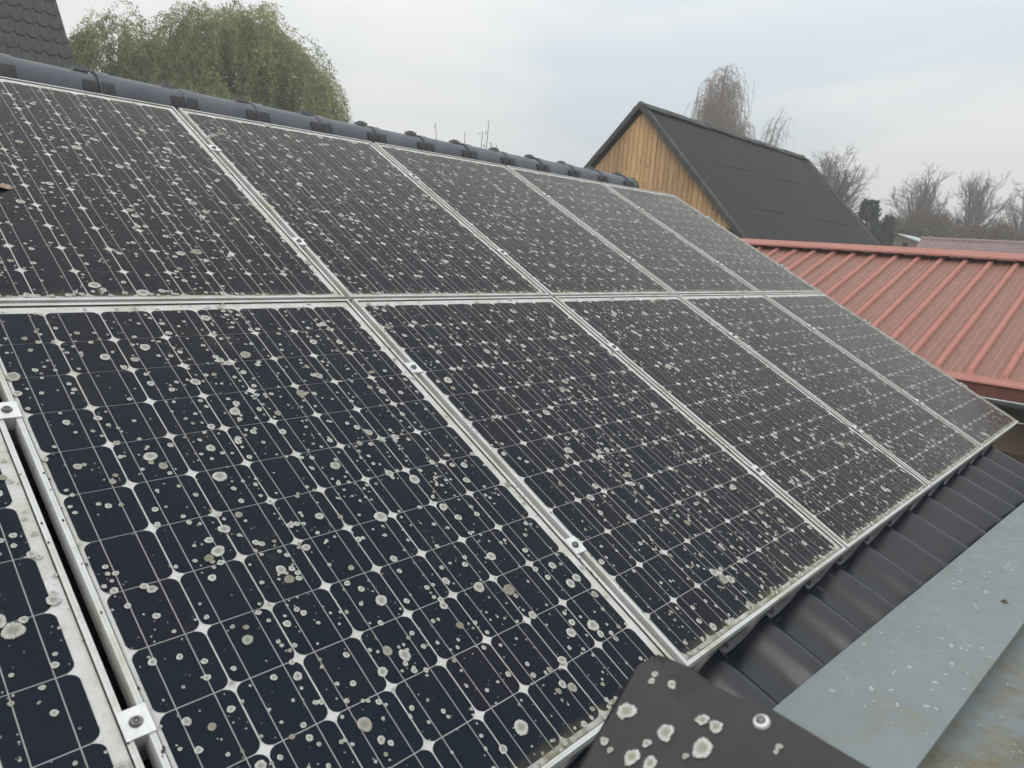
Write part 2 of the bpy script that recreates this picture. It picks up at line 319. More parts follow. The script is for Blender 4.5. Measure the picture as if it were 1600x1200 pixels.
# ------------------------------------------------------------------ roof frame of reference
S = 0.128; TH = R(27.0); cT, sT = math.cos(TH), math.sin(TH)
ORG = Vector((0.38779753, 2.10896294, 3.33485446))
def rp(u, v, n=0.0):       # u along the ridge, v down the slope, n into the roof (cell units)
    u *= S; v *= S; n *= S
    return Vector((ORG.x + u, ORG.y - cT*v + sT*n, ORG.z - sT*v - cT*n))

# ------------------------------------------------------------------ ground
g = MB(); g.add([(-600,-600,0),(900,-600,0),(900,900,0),(-600,900,0)], [(0,1,2,3)])
tag(obj('ground', g.mesh('ground', M['ground'])), kind='structure')

# ------------------------------------------------------------------ the tiled outbuilding that carries the panels
def tile_mesh(name, w, L, hgt, th, mat, steps=14, narrow=False):
    prof = []
    for i in range(steps + 1):
        q = i / steps
        if narrow: z = 0.0 if q < .56 else (((q - .56)/.16)**2*(3 - 2*(q - .56)/.16) if q < .72 else 1 - .75*((q - .72)/.28)**2)
        elif q < 0.36: z = -0.10 * math.sin(math.pi * q / 0.36)
        elif q < 0.72: a = (q - 0.36) / 0.36; z = a*a*(3 - 2*a)
        else: a = (q - 0.72) / 0.28; z = 1 - 0.62 * a * a * (1.5 - .5*a)
        prof.append((q * (w + 0.012), z * hgt))
    mb = MB()
    rows = [(0.0, -0.004), (0.006, 0.0), (L*0.5, 0.0), (L, 0.0)]
    top = [[(x, y, z + dz + th) for x, z in prof] for y, dz in rows]
    bot = [[(x, y, z) for x, z in prof] for y, dz in rows]
    mb.grid(list(reversed(top))); mb.grid(bot)
    n = len(prof)
    for P, Q in ((top[0], bot[0]), (bot[-1], top[-1])): mb.grid([P, Q])
    mb.grid([[r[0] for r in bot], [r[0] for r in top]]); mb.grid([[r[-1] for r in top], [r[-1] for r in bot]])
    me = mb.mesh(name, mat); return smooth_angle(me, 40)
bld = tag(empty('tiled_outbuilding', (2.6, 3.0, 0)), 'low outbuilding with dark glazed tile roof under the solar panels', 'building')
BI = Matrix.Translation((-2.6, -3.0, 0))
U0, U1 = -14.0, 40.0
ridge_c = rp(0, -14.0, 0.62)
eave_c = rp(0, 14.6, 1.7)
apexY, apexZ = ridge_c.y, ridge_c.z - 0.02
backY = 2*apexY - eave_c.y
x0, x1 = rp(U0, 0).x, rp(U1, 0).x
off = Vector((-2.6, -3.0, 0))
wb = MB(); yw0, yw1 = eave_c.y + 0.28, backY - 0.28; zt = eave_c.z + 0.02
wb.hexa([(x0+.2-2.6, yw0-3, 0), (x1-.1-2.6, yw0-3, 0), (x1-.1-2.6, yw1-3, 0), (x0+.2-2.6, yw1-3, 0)], [(x0+.2-2.6, yw0-3, zt), (x1-.1-2.6, yw0-3, zt), (x1-.1-2.6, yw1-3, zt), (x0+.2-2.6, yw1-3, zt)])
gz = apexZ - 0.14
for xx in (x0 + .2, x1 - .1):
    a = [(xx-2.6-.12 if xx > 2 else xx-2.6, yw0-3, zt), (xx-2.6 if xx > 2 else xx-2.6+.12, yw0-3, zt), (xx-2.6 if xx > 2 else xx-2.6+.12, apexY-3, gz), (xx-2.6-.12 if xx > 2 else xx-2.6, apexY-3, gz)]
    b2 = [(p[0], yw1-3 if i < 2 else p[1], p[2]) for i, p in enumerate(a)]
    wb.add(a, [(0,1,2,3)]); wb.add(b2, [(3,2,1,0)]); wb.add([a[0], b2[0], a[3]], [(0,1,2)]); wb.add([a[1], a[2], b2[1]], [(0,1,2)])
obj('wall', wb.mesh('outbuilding_wall', M['plaster']), parent=bld)
# roof deck (under the tiles) and the tiles on it
deck = MB(); dn = 2.05
def lo(p): return (p.x - 2.6, p.y - 3.0, p.z)
e0, e1, r0_, r1_ = rp(U0, 14.5, dn), rp(U1-.3, 14.5, dn), rp(U0, -14.0, dn), rp(U1-.3, -14.0, dn)
bk0, bk1 = Vector((e0.x, 2*apexY - e0.y, e0.z)), Vector((e1.x, 2*apexY - e1.y, e1.z))
rA, rB = Vector((e0.x, apexY, apexZ - .12)), Vector((e1.x, apexY, apexZ - .12))
dz = Vector((0, 0, -0.03))
deck.add([lo(p) for p in (e0, e1, rB, rA, bk0, bk1)] + [lo(p + dz) for p in (e0, e1, rB, rA, bk0, bk1)], [(0,1,2,3), (3,2,5,4), (9,8,7,6), (10,11,8,9), (0,6,7,1), (5,11,10,4), (1,7,8,2), (2,8,11,5), (0,3,9,6), (3,4,10,9)])
roof = obj('tiled_roof', deck.mesh('roof_deck', M['darkwood']), parent=bld)
TW = 2.345 * S; GA = 2.62 * S
tme = tile_mesh('glazed_tile', TW, 0.40, 0.078, 0.016, M['tile'], 24)
tilt = R(20.5)                      # overlapping tiles lie flatter than the rafters
tcount = int((U1 - U0) * S / TW)
hid = MB()
hv = np.zeros((len(tme.vertices), 3), np.float32); tme.vertices.foreach_get('co', hv.ravel())
hfaces = [tuple(p.vertices) for p in tme.polygons]
ca, sa = math.cos(tilt), math.sin(tilt)
rows_v = [14.84 - 2.62*k for k in range(11)]
u_first = 11.2 - 2.345*11
for k, vv in enumerate(rows_v):
    for i in range(24):
        u = u_first + 2.345*i
        if u < U0 or u + 2.345 > U1 + 0.5: continue
        p = rp(u, vv, 1.38)
        if k <= 1 and u > 4.0:
            o = obj('roof_tile', tme, parent=roof, loc=(p.x - 2.6, p.y - 3.0, p.z + (0.0006 * ((i*7) % 5 - 2))), rot=(tilt + random.uniform(-.006, .006), random.uniform(-.004, .004), random.uniform(-.004, .004)))
        else:
            q = hv.copy(); y = q[:, 1]*ca - q[:, 2]*sa; z = q[:, 1]*sa + q[:, 2]*ca
            hid.add(np.stack([q[:, 0] + p.x - 2.6, y + p.y - 3.0, z + p.z], 1).tolist(), hfaces)
# the far slope, mirrored
nh = len(hid.v); mv = [(x, 2*(apexY-3) - y, z) for x, y, z in hid.v if True]
ho = obj('covered_tiles', smooth_angle(hid.mesh('covered_tiles', M['tile'])), parent=roof); ho['kind'] = 'stuff'
bm_ = MB(); bm_.v = mv; bm_.f = [tuple(reversed(f)) for f in hid.f]
ho = obj('far_slope_tiles', smooth_angle(bm_.mesh('far_slope_tiles', M['tile'])), parent=roof); ho['kind'] = 'stuff'
# half-round ridge tiles
RR = 0.112; RL = 2.88*S
rm = MB(); P = []
for ii, (xx, rr) in enumerate([(0.0, RR+.004), (0.012, RR+.007), (0.055, RR+.006), (0.06, RR+.001), (RL*.5, RR-.001), (RL+.03, RR-.004)]):
    P.append([(xx, rr*math.cos(a), rr*math.sin(a)) for a in [R(-28 + 236*k/20) for k in range(21)]])
rm.grid([list(reversed(r)) for r in P]); Pi = [[(x, y*.87, z*.87) for x, y, z in r] for r in P]; rm.grid(Pi)
rm.grid([P[0], Pi[0]]); rm.grid([Pi[-1], P[-1]]); rm.grid([[r[0] for r in Pi], [r[0] for r in P]]); rm.grid([[r[-1] for r in P], [r[-1] for r in Pi]])
rme = smooth_angle(rm.mesh('ridge_tile', M['ridge']), 50)
cm = MB()     # clip plate on the flank, pieces either side of the joint
def clip(x0_, x1_, a0, a1, r_):
    A = [[(x, r_*math.cos(a), r_*math.sin(a)) for a in np.linspace(R(a0), R(a1), 5)] for x in (x0_, x1_)]
    B_ = [[(x, (r_-.006)*math.cos(a), (r_-.006)*math.sin(a)) for a in np.linspace(R(a0), R(a1), 5)] for x in (x0_, x1_)]
    cm.grid(A); cm.grid([A[0], B_[0]]); cm.grid([A[1], B_[1]]); cm.grid([[A[0][0], A[1][0]], [B_[0][0], B_[1][0]]]); cm.grid([[A[0][-1], A[1][-1]], [B_[0][-1], B_[1][-1]]])
clip(-0.064, -0.008, 146, 172, RR+.006); clip(0.006, 0.056, 148, 174, RR+.0125)
cme = cm.mesh('ridge_clip', M['clip'])
tm = MB(); tm.box(-.075, -.015, -.022, .022, RR-.002, RR+.014); tm.box(-.062, -.028, -.012, .012, RR+.012, RR+.021)
tmm = tm.mesh('ridge_top_clip', M['gutter'])
k0 = -7
for k in range(k0, 12):
    u = 6.0 + 2.88*k
    L = 1.0
    if u + 2.88 > 39.2: L = (38.7 - u)/2.88
    if L < 0.2: continue
    p = ridge_c + Vector((u*S, 0, 0))
    ro = obj('ridge_tile', rme, parent=roof, loc=(p.x - 2.6, p.y - 3, p.z + random.uniform(-.003, .003)), rot=(random.uniform(-.02, .02), random.uniform(-.008, .008), random.uniform(-.008, .008)), scale=(L, 1, 1))
    for nm, me_ in (('flank_clip', cme), ('top_clip', tmm)):
        obj(nm, me_, parent=roof, loc=(p.x - 2.6, p.y - 3, p.z))
# end disc of the ridge
ed = MB(); pe = ridge_c + Vector((38.75*S, 0, 0))
ring = [(RR*.99*math.cos(R(-28 + 236*k/20)), RR*.99*math.sin(R(-28 + 236*k/20))) for k in range(21)]
ed.add([(0.0, y, z) for y, z in ring] + [(0.022, y*.94, z*.94) for y, z in ring], [tuple(range(21, 42))] + [(i, i+1, i+22, i+21) for i in range(20)])
obj('ridge_end_disc', ed.mesh('ridge_end_disc', M['clip']), parent=roof, loc=(pe.x - 2.6, pe.y - 3, pe.z))
# verge (gable edge) of tiles : barge board
vb = MB(); a, b2 = rp(U1 - .15, 14.9, 1.6), rp(U1 - .15, -13.6, 1.6)
for q0, q1 in ((a, b2), (Vector((a.x, 2*apexY - a.y, a.z)), Vector((b2.x, 2*apexY - b2.y, b2.z)))):
    pts = [q0, q1]; vb.add([lo(p + Vector((dx, 0, dzz))) for p in pts for dx in (0, .02) for dzz in (0.02, -.17)], [(0,1,5,4), (2,6,7,3), (0,4,6,2), (1,3,7,5), (0,2,3,1), (4,5,7,6)])
obj('verge_board', vb.mesh('verge_board', M['darkwood']), parent=bld)
# dark cable sagging behind the lower panel edge, lying in the tiles
# ------------------------------------------------------------------ rails
rail_v = [(2.87, 'lower'), (9.02, 'lower'), (-9.55, 'upper'), (-3.32, 'upper')]
for i, (rv, _) in enumerate(rail_v):
    mb = MB(); mb.box(-3.2, 3.2, -.02, .02, -.04, 0.0); mb.box(-3.2, 3.2, -.008, -.002, 0, .004); mb.box(-3.2, 3.2, .002, .008, 0, .004)
    u_mid = 17.4; p = rp(u_mid, rv, 0.345)
    ro = empty('mounting_rail', tuple(p), (TH, 0, 0))
    obj('rail_profile', mb.mesh('rail_profile', M['rail']), parent=ro)
    for xx in np.arange(-3.0, 3.1, 0.9):       # roof hooks down to the tiles
        h = MB(); h.box(xx - .016, xx + .016, -.03, -.022, -.13, -.02); h.box(xx - .016, xx + .016, -.03, .12, -.135, -.129)
        obj('roof_hook', h.mesh('roof_hook', M['steel']), parent=ro)
    tag(ro, 'aluminium mounting rail running under the %s row of panels, %s clamps' % (('lower' if rv > 0 else 'upper'), ('nearer the ridge' if i in (0, 2) else 'farther down')) , 'rail')

# ------------------------------------------------------------------ solar panels
HW, HL = 4.205*S, 6.245*S              # half outer size
CU, CV = 4.06, 5.94                    # panel centre relative to the cell grid origin
mesh_cache = {}
def cell_mesh():
    hx, hy, ch = 0.0624, 0.0631, 0.0150; pts = []
    for sx, sy in ((1, 1), (-1, 1), (-1, -1), (1, -1)):
        arc = [(hx - ch, hy), (hx - ch*.62, hy - ch*.17), (hx - ch*.32, hy - ch*.38), (hx - ch*.12, hy - ch*.66), (hx, hy - ch)]
        if sx*sy > 0: arc = arc[::-1]
        pts += [(sx*x, sy*y) for x, y in arc]
    mb = MB(); mb.hexa([(x, y, -.0004) for x, y in pts], [(x, y, .0) for x, y in pts]); return mb.mesh('solar_cell', M['cell'])
CELL = cell_mesh()
mb = MB(); mb.box(-.0009, .0009, -6.02*S, 6.02*S, -.0001, .00025); BUS = mb.mesh('busbar', M['busbar'])
mb = MB(); mb.box(-HW+.012, HW-.012, -HL+.012, HL-.012, -.0068, -.0042); BACK = mb.mesh('backsheet', M['backsheet'])
mb = MB(); mb.add([(-HW+.008, -HL+.008, 0), (HW-.008, -HL+.008, 0), (HW-.008, HL-.008, 0), (-HW+.008, HL-.008, 0)], [(0,1,2,3)]); GLASS = mb.mesh('glass', M['glass'])
def frame_mesh():
    mb = MB(); lip = .0105
    def ringquad(ax, ay, z0, bx, by, z1):
        A = [(-ax,-ay,z0),(ax,-ay,z0),(ax,ay,z0),(-ax,ay,z0)]; B_ = [(-bx,-by,z1),(bx,-by,z1),(bx,by,z1),(-bx,by,z1)]
        mb.add(A + B_, [(i, (i+1) % 4, 4 + (i+1) % 4, 4 + i) for i in range(4)])
    pr = [(0, -.040), (0, .0006), (.0006, .0014), (.0042, .0016), (.0046, .0009), (.0056, .0009), (.0060, .0016), (lip - .0006, .0014), (lip, .0008), (lip, -.0010)]
    for (d0, z0), (d1, z1) in zip(pr, pr[1:]): ringquad(HW - d0, HL - d0, z0, HW - d1, HL - d1, z1)
    ringquad(HW, HL, -.040, HW - .028, HL - .028, -.040)
    return smooth_angle(mb.mesh('frame', M['frame']), 30)
FRAME = frame_mesh()
def gasket_mesh():
    mb = MB(); a = HW - .0104; b_ = HL - .0104; w = .0013
    for x0_, x1_, y0, y1 in ((-a, a, -b_, -b_ + w), (-a, a, b_ - w, b_), (-a, -a + w, -b_ + w, b_ - w), (a - w, a, -b_ + w, b_ - w)): mb.box(x0_, x1_, y0, y1, -.0005, .0007)
    return mb.mesh('seal', M['gasket'])
SEAL = gasket_mesh()
# lichen rosettes of unit radius
def lichen_arrays(rad, seg, rough, hgt):
    ph = rng.uniform(0, 6.28, 4); ang = np.arange(seg)*2*np.pi/seg
    wob = 1 + rough*(0.5*np.sin(2*ang + ph[0]) + 0.4*np.sin(3*ang + ph[1]) + 0.35*np.sin(5*ang + ph[2])) + rough*np.clip(rng.normal(0, .45, seg), -.8, .8)
    V = [(0, 0, hgt*.8)]; A = [0.0]
    for rr, zz in ((.45, .75), (.78, 1.0), (1.0, .12)):
        w = 1 + (wob - 1)*rr
        V += [(rr*w[i]*math.cos(ang[i]), rr*w[i]*math.sin(ang[i]), hgt*zz*rng.uniform(.8, 1.15)) for i in range(seg)]; A += [rr]*seg
    F = [(0, 1 + i, 1 + (i+1) % seg, 0) for i in range(seg)]
    for k in range(2):
        b = 1 + k*seg; F += [(b + i, b + seg + i, b + seg + (i+1) % seg, b + (i+1) % seg) for i in range(seg)]
    return np.array(V), F, np.array(A)
def rosette_proto(i, mat='lichen_pale', seg=56, amp=.20):
    ang = np.arange(seg)*2*np.pi/seg; nl = rng.integers(13, 21) if amp > .15 else rng.integers(14, 20); ph = rng.uniform(0, 6.28, 3)
    lob = np.abs(np.cos(ang*nl/2 + ph[0] + .5*np.sin(2*ang + ph[1]))); wob = 1 - amp + amp*lob + .5*amp*np.sin(2*ang + ph[1]) + .35*amp*np.sin(3*ang + ph[2]) + rng.normal(0, .15*amp, seg); wob = wob + amp*.45*np.sin(ang*rng.integers(4, 7) + ph[2])*np.sin(ang + ph[0])
    V = [(0, 0, .05)]; A = [0.15]
    for rr, zz in ((.3, .07), (.55, .11), (.8, .12), (.95, .09), (1.0, .0)):
        w = 1 + (wob - 1)*rr**.7; z = zz*(.45 + .75*lob) if rr < 1 else zz*lob
        V += [(rr*w[k]*math.cos(ang[k]), rr*w[k]*math.sin(ang[k]), z[k]*rng.uniform(.8, 1.2)) for k in range(seg)]; A += [min(1, rr*.8 + .2*q) for q in lob]
    F = [(0, 1 + k, 1 + (k+1) % seg) for k in range(seg)]
    for q in range(4): b = 1 + q*seg; F += [(b + k, b + seg + k, b + seg + (k+1) % seg, b + (k+1) % seg) for k in range(seg)]
    me = bpy.data.meshes.new('lichen_patch'); me.from_pydata(V, [], F); me.update(); me.shade_smooth()
    a = me.attributes.new('rad', 'FLOAT', 'POINT'); a.data.foreach_set('value', np.array(A, np.float32)); a = me.attributes.new('rnd', 'FLOAT', 'POINT'); a.data.foreach_set('value', np.full(len(V), rng.uniform(0, 1), np.float32))
    me.materials.append(M[mat]); return me
def lichen_proto(i, seg=28, rough=.075, mat='lichen', hgt=.12):
    V, F, A = lichen_arrays(1, seg, rough, hgt)
    me = bpy.data.meshes.new('lichen_patch'); me.from_pydata(V.tolist(), [], [f[:3] if f[0] == f[3] else f for f in F]); me.update(); me.shade_smooth()
    a = me.attributes.new('rad', 'FLOAT', 'POINT'); a.data.foreach_set('value', A.astype(np.float32))
    a = me.attributes.new('rnd', 'FLOAT', 'POINT'); a.data.foreach_set('value', np.full(len(A), rng.uniform(0, 1), np.float32))
    me.materials.append(M[mat]); return me
LPROTO = [lichen_proto(i) for i in range(14)]
BIGP = [rosette_proto(i, 'lichen', 44, .10) for i in range(12)]
SMALL = [lichen_arrays(1, 9, .12, .10) for _ in range(8)]
CAMP = Vector((0, 0, 3.6))
LNAMES = ['first', 'second', 'third', 'fourth', 'fifth', 'sixth']
def lichen_field(n_big):
    """positions in panel-local metres; clustered, a little denser towards the lower edge"""
    pts = []
    cl = [(rng.uniform(-HW, HW), rng.uniform(-HL, HL), rng.uniform(.03, .13)) for _ in range(26)]
    for _ in range(n_big):
        if rng.random() < .36:
            cx, cy, sg = cl[rng.integers(len(cl))]; x, y = rng.normal(cx, sg), rng.normal(cy, sg)
        else:
            x, y = rng.uniform(-HW, HW), rng.uniform(-HL, HL)
        r = 0.0030*math.exp(abs(rng.normal(0, .66))) * rng.uniform(.75, 1.15)
        r = min(r, .0165)
        if abs(x) > HW - .013 - r*.6 or abs(y) > HL - .013 - r*.6: continue
        ok = True
        for px_, py_, pr_ in pts[-400:]:
            if (px_ - x)**2 + (py_ - y)**2 < (0.82*(pr_ + r))**2: ok = False; break
        if ok: pts.append((x, y, r))
    return pts
def build_panel(pc, row, label):
    u0 = 8.583*pc; v0 = -12.603*row
    c = rp(u0 + CU, v0 + CV, 0.0)
    root = tag(empty('solar_panel', tuple(c), (TH, 0, 0)), label, 'solar panel', 'solar panels on the tiled roof')
    obj('backsheet', BACK, parent=root); obj('frame', FRAME, parent=root); obj('seal', SEAL, parent=root)
    go = obj('glass', GLASS, parent=root)
    for i in range(8):
        cx = (i + .5 - CU)*S
        for b_ in (-.0315, .0315): obj('busbar', BUS, parent=root, loc=(cx + b_, (CV - 6)*S, -.0026))
        for j in range(12):
            obj('cell', CELL, parent=root, loc=(cx + random.uniform(-.0003, .0003), (CV - j - .5)*S, -.0030))
    near = root.matrix_basis
    pts = lichen_field(1100); dist0 = (c - CAMP).length
    mw = Matrix.Translation(c) @ Matrix.Rotation(TH, 4, 'X')
    big = []; small = []
    for x, y, r in pts:
        d = (mw @ Vector((x, y, 0)) - CAMP).length
        (big if 2*r*1127/d > 12.5 else small).append((x, y, r))
    big.sort(key=lambda q: -q[2]); small += big[300:]; big = big[:300]
    for x, y, r in big:
        obj('lichen_patch', BIGP[rng.integers(len(BIGP))] if r > .0062 else LPROTO[rng.integers(len(LPROTO))], parent=root, loc=(x, y, .0002), rot=(0, 0, rng.uniform(0, 6.28)), scale=(r*rng.uniform(.88, 1.12), r, r))
    VV, FF, AA, RN = [], [], [], []; b = 0
    nsp = 1300 if dist0 < 3.2 else 700
    sp = [(rng.uniform(-HW+.014, HW-.014), rng.uniform(-HL+.014, HL-.014), .0007 + .0016*rng.random()**2) for _ in range(nsp)]
    # a fringe of crust along the lower frame
    sp += [(rng.uniform(-HW+.02, HW-.02), -HL + .012 + abs(rng.normal(0, .012)), rng.uniform(.002, .008)) for _ in range(60)]
    for x, y, r in small + sp:
        if abs(x) > HW - .012 or y < -HL + .011: continue
        V, F, A = SMALL[rng.integers(8)]; q = V*r; a = rng.uniform(0, 6.28); ca_, sa_ = math.cos(a), math.sin(a)
        VV.append(np.stack([q[:, 0]*ca_ - q[:, 1]*sa_ + x, q[:, 0]*sa_ + q[:, 1]*ca_ + y, q[:, 2] + .0002], 1)); FF.append(np.array(F) + b); AA.append(A); RN.append(np.full(len(V), rng.random())); b += len(V)
    F4 = np.concatenate(FF); V4 = np.concatenate(VV)
    me = bpy.data.meshes.new('small_lichen'); tri = F4[:, 0] == F4[:, 3]
    me.from_pydata(V4.tolist(), [], [tuple(f[:3]) for f in F4[tri].tolist()] + [tuple(f) for f in F4[~tri].tolist()]); me.update(); me.shade_smooth()
    for an, av in (('rad', np.concatenate(AA)), ('rnd', np.concatenate(RN))):
        at = me.attributes.new(an, 'FLOAT', 'POINT'); at.data.foreach_set('value', av.astype(np.float32))
    me.materials.append(M['lichen']); so = obj('small_lichen', me, parent=root); so['kind'] = 'stuff'
    mv_, mf_ = [], []; b = 0          # crumbs of black moss caught along the frame
    for _ in range(46):
        side = rng.choice([-1, 1]); y = rng.normal(rng.choice([-.55, -.2, .1, .45]), .09); x = side*(HW - rng.uniform(.004, .014)); r = rng.uniform(.0008, .0036)
        if abs(y) > HL - .012: continue
        V, F, A = SMALL[rng.integers(8)]; mv_.append(V*np.array([r*.7, r*1.3, r*3.5]) + np.array([x, y, .0009])); mf_.append(np.array(F) + b); b += len(V)
    F4 = np.concatenate(mf_); tri = F4[:, 0] == F4[:, 3]; me = bpy.data.meshes.new('moss_crumbs'); me.from_pydata(np.concatenate(mv_).tolist(), [], [tuple(f[:3]) for f in F4[tri].tolist()] + [tuple(f) for f in F4[~tri].tolist()]); me.update()
    me.materials.append(M['darkmoss']); mo = obj('moss_crumbs', me, parent=root); mo['kind'] = 'stuff'
    return root
order = {4: 'first', 3: 'second', 2: 'third', 1: 'fourth', 0: 'fifth', -1: 'sixth'}
for pc in range(-1, 5): build_panel(pc, 1, 'lichen-spotted solar panel, %s from the red metal roof in the row below the ridge' % order[pc])
for pc in range(-1, 5): build_panel(pc, 0, 'lichen-spotted solar panel, %s from the red metal roof in the row above the eave' % order[pc])

# clamps with bolt
mb = MB(); mb.box(-.022, .022, -.026, .026, .0022, .0052); mb.box(-.0105, .0105, -.026, .026, -.03, .0022); CLP = mb.mesh('clamp_plate', M['alu'])
mb = MB(); mb.lathe([(.0, .0098), (.0028, .0098), (.0032, .0062), (.0044, .0062), (.0048, .0105), (.0078, .0105), (.0082, .0098), (.0082, .0053), (.0108, .0053), (.0108, .0050)], 20); BLT = smooth_angle(mb.mesh('bolt', M['steel']))
ECL = MB(); ECL.box(-.010, .016, -.026, .026, .0022, .0052); ECL.box(.0025, .016, -.026, .026, -.036, .0022); ECL = ECL.mesh('end_clamp_plate', M['alu'])
def rowname(rv): return ('eave' if rv > 0 else 'ridge', 'upper' if rv in (2.87, -9.55) else 'lower')
for pc in range(-1, 5):
    for rv, _ in rail_v:
        u = 8.583*pc + CU + 8.583/2
        if pc == -1: u = CU - 8.583/2
        if pc == 4:
            u = 8.583*4 + CU + 4.205
            c = empty('end_clamp', tuple(rp(u, rv, 0)), (TH, 0, 0)); obj('plate', ECL, parent=c); obj('bolt', BLT, parent=c, loc=(.007, 0, 0))
            tag(c, 'end clamp on the %s-row panel edge facing the red metal roof, %s of two' % rowname(rv), 'clamp', 'end clamps along the last panels')
        else:
            c = empty('panel_clamp', tuple(rp(u, rv + random.uniform(-.05, .05), 0)), (TH, 0, random.uniform(-.02, .02))); obj('plate', CLP, parent=c); obj('bolt', BLT, parent=c)
            tag(c, 'bolted clamp between %s and %s %s-row panels from the red roof, %s of two' % ((order[pc + 1], order[pc]) + rowname(rv)) if pc >= 0 else 'bolted clamp between fifth and sixth %s-row panels from the red roof, %s of two' % rowname(rv), 'clamp', 'clamps between neighbouring panels')

# thin things on the roof
def cable(name, pts, r, mat, label, cat, sides=6):
    mb = MB(); c0 = Vector(pts[0]); mb.tube([Vector(p) - c0 for p in pts], r, sides)
    o = obj(name, mb.mesh(name, mat, True), loc=c0); tag(o, label, cat); return o
cable('cable', [ridge_c + Vector((38.4*S, -.03, .112)), Vector((5.36, 3.62, 4.185)), Vector((5.42, 3.57, 4.135)), Vector((5.50, 3.52, 4.095)), rp(39.6, -13.06, -.04), rp(41.4, -13.07, -.03)], .0035, M['wire'], 'thin yellow cable hanging off the end of the ridge', 'cable')
cable('wire', [rp(42.2, 12.2, .02), rp(42.9, 12.6, -.1), rp(45.0, 13.2, -.2), Vector((7.84, .55, 2.0))], .003, M['greywire'], 'pale wire stretched from the panel corner to the brown wall', 'wire')
lf = MB(); NP = 9
lf.grid([[((i - 4)/4*.030, (j - 2)/2*.016*math.sqrt(max(0.02, 1 - ((i - 4)/4.4)**2)), .002 + .003*abs(j - 2)/2 + .0012*math.sin(i*1.1)) for j in range(5)] for i in range(9)])
o = obj('dry_leaf', lf.mesh('dry_leaf', M['dryleaf'], True), loc=rp(1.50, -5.33, .0), rot=(TH, 0, .5)); tag(o, 'curled brown dry leaf lying on a solar panel below the ridge', 'leaf')
o.modifiers.new('thick', 'SOLIDIFY').thickness = .0008

# ------------------------------------------------------------------ zinc coping, gutter trough and parapet below the eave
A1 = Vector((1.652, .582, 2.492)); dX = Vector((.99892, -.04166, -.02117))
def cp(s, y, z): q = A1 + dX*s; return (q.x, q.y - y, q.z + z)
s0, s1 = -1.9, 6.2
mb = MB(); prof = [(0.004, -.022), (0.0, -.004), (.002, .0), (.15, .003), (.310, .0005), (.315, -.001), (.316, -.007), (.313, -.008), (.311, -.004), (.15, -.001), (.006, -.006)]
ss = [s0 + (s1 - s0)*i/24 for i in range(25)]
mb.grid([[cp(s, y, z + .0012*math.sin(s*3.1)*(1 if 0 < y < .3 else 0)) for y, z in prof] for s in ss])
cop = tag(empty('zinc_coping', (3.5, .3, 2.2)), 'long grey zinc coping sheet with lichen flecks beside the eave tiles', 'coping')
def shift(mb, o): mb.v = [(x - o[0], y - o[1], z - o[2]) for x, y, z in mb.v]; return mb
def place(mb, name, mat, parent, smooth=None):
    shift(mb, parent.location); me = mb.mesh(name, mat)
    if smooth: smooth_angle(me, smooth)
    return obj(name, me, parent=parent)
place(mb, 'cap_sheet', M['zinc'], cop, 25)
# trough: floor lower, then rising outer sheet
tro = tag(empty('zinc_trough', (3.5, .1, 2.1)), 'stained zinc gutter trough with silt running beside the coping sheet', 'gutter')
prof = [(.236, -.012), (.232, -.085), (.240, -.092), (.40, -.094), (.455, -.092), (.470, -.084), (.492, -.012), (.500, -.006), (.56, -.004), (.80, -.004), (.80, -.010), (.56, -.010), (.49, -.016), (.466, -.092), (.45, -.098), (.24, -.098), (.228, -.09), (.231, -.012)]
mb = MB(); mb.grid([[cp(s, y, z) for y, z in prof] for s in ss]); place(mb, 'trough_sheet', M['zincdirt'], tro, 30)
par = tag(empty('parapet_wall', (3.5, .3, 0)), 'plastered parapet wall standing under the zinc coping', 'wall')
mb = MB(); za = -.01
mb.hexa([(*cp(s0, .225, 0)[:2], 0), (*cp(s1, .225, 0)[:2], 0), (*cp(s1, .165, 0)[:2], 0), (*cp(s0, .165, 0)[:2], 0)], [cp(s0, .225, -.012), cp(s1, .225, -.012), cp(s1, .165, -.012), cp(s0, .165, -.012)])
mb.hexa([(*cp(s0, .78, 0)[:2], 0), (*cp(s1, .78, 0)[:2], 0), (*cp(s1, .50, 0)[:2], 0), (*cp(s0, .50, 0)[:2], 0)], [cp(s0, .78, -.014), cp(s1, .78, -.014), cp(s1, .50, -.1), cp(s0, .50, -.1)])
mb.hexa([cp(s0, .50, -.3), cp(s1, .50, -.3), cp(s1, .225, -.3), cp(s0, .225, -.3)], [cp(s0, .50, -.101), cp(s1, .50, -.101), cp(s1, .225, -.101), cp(s0, .225, -.101)])
place(mb, 'masonry', M['plaster'], par)
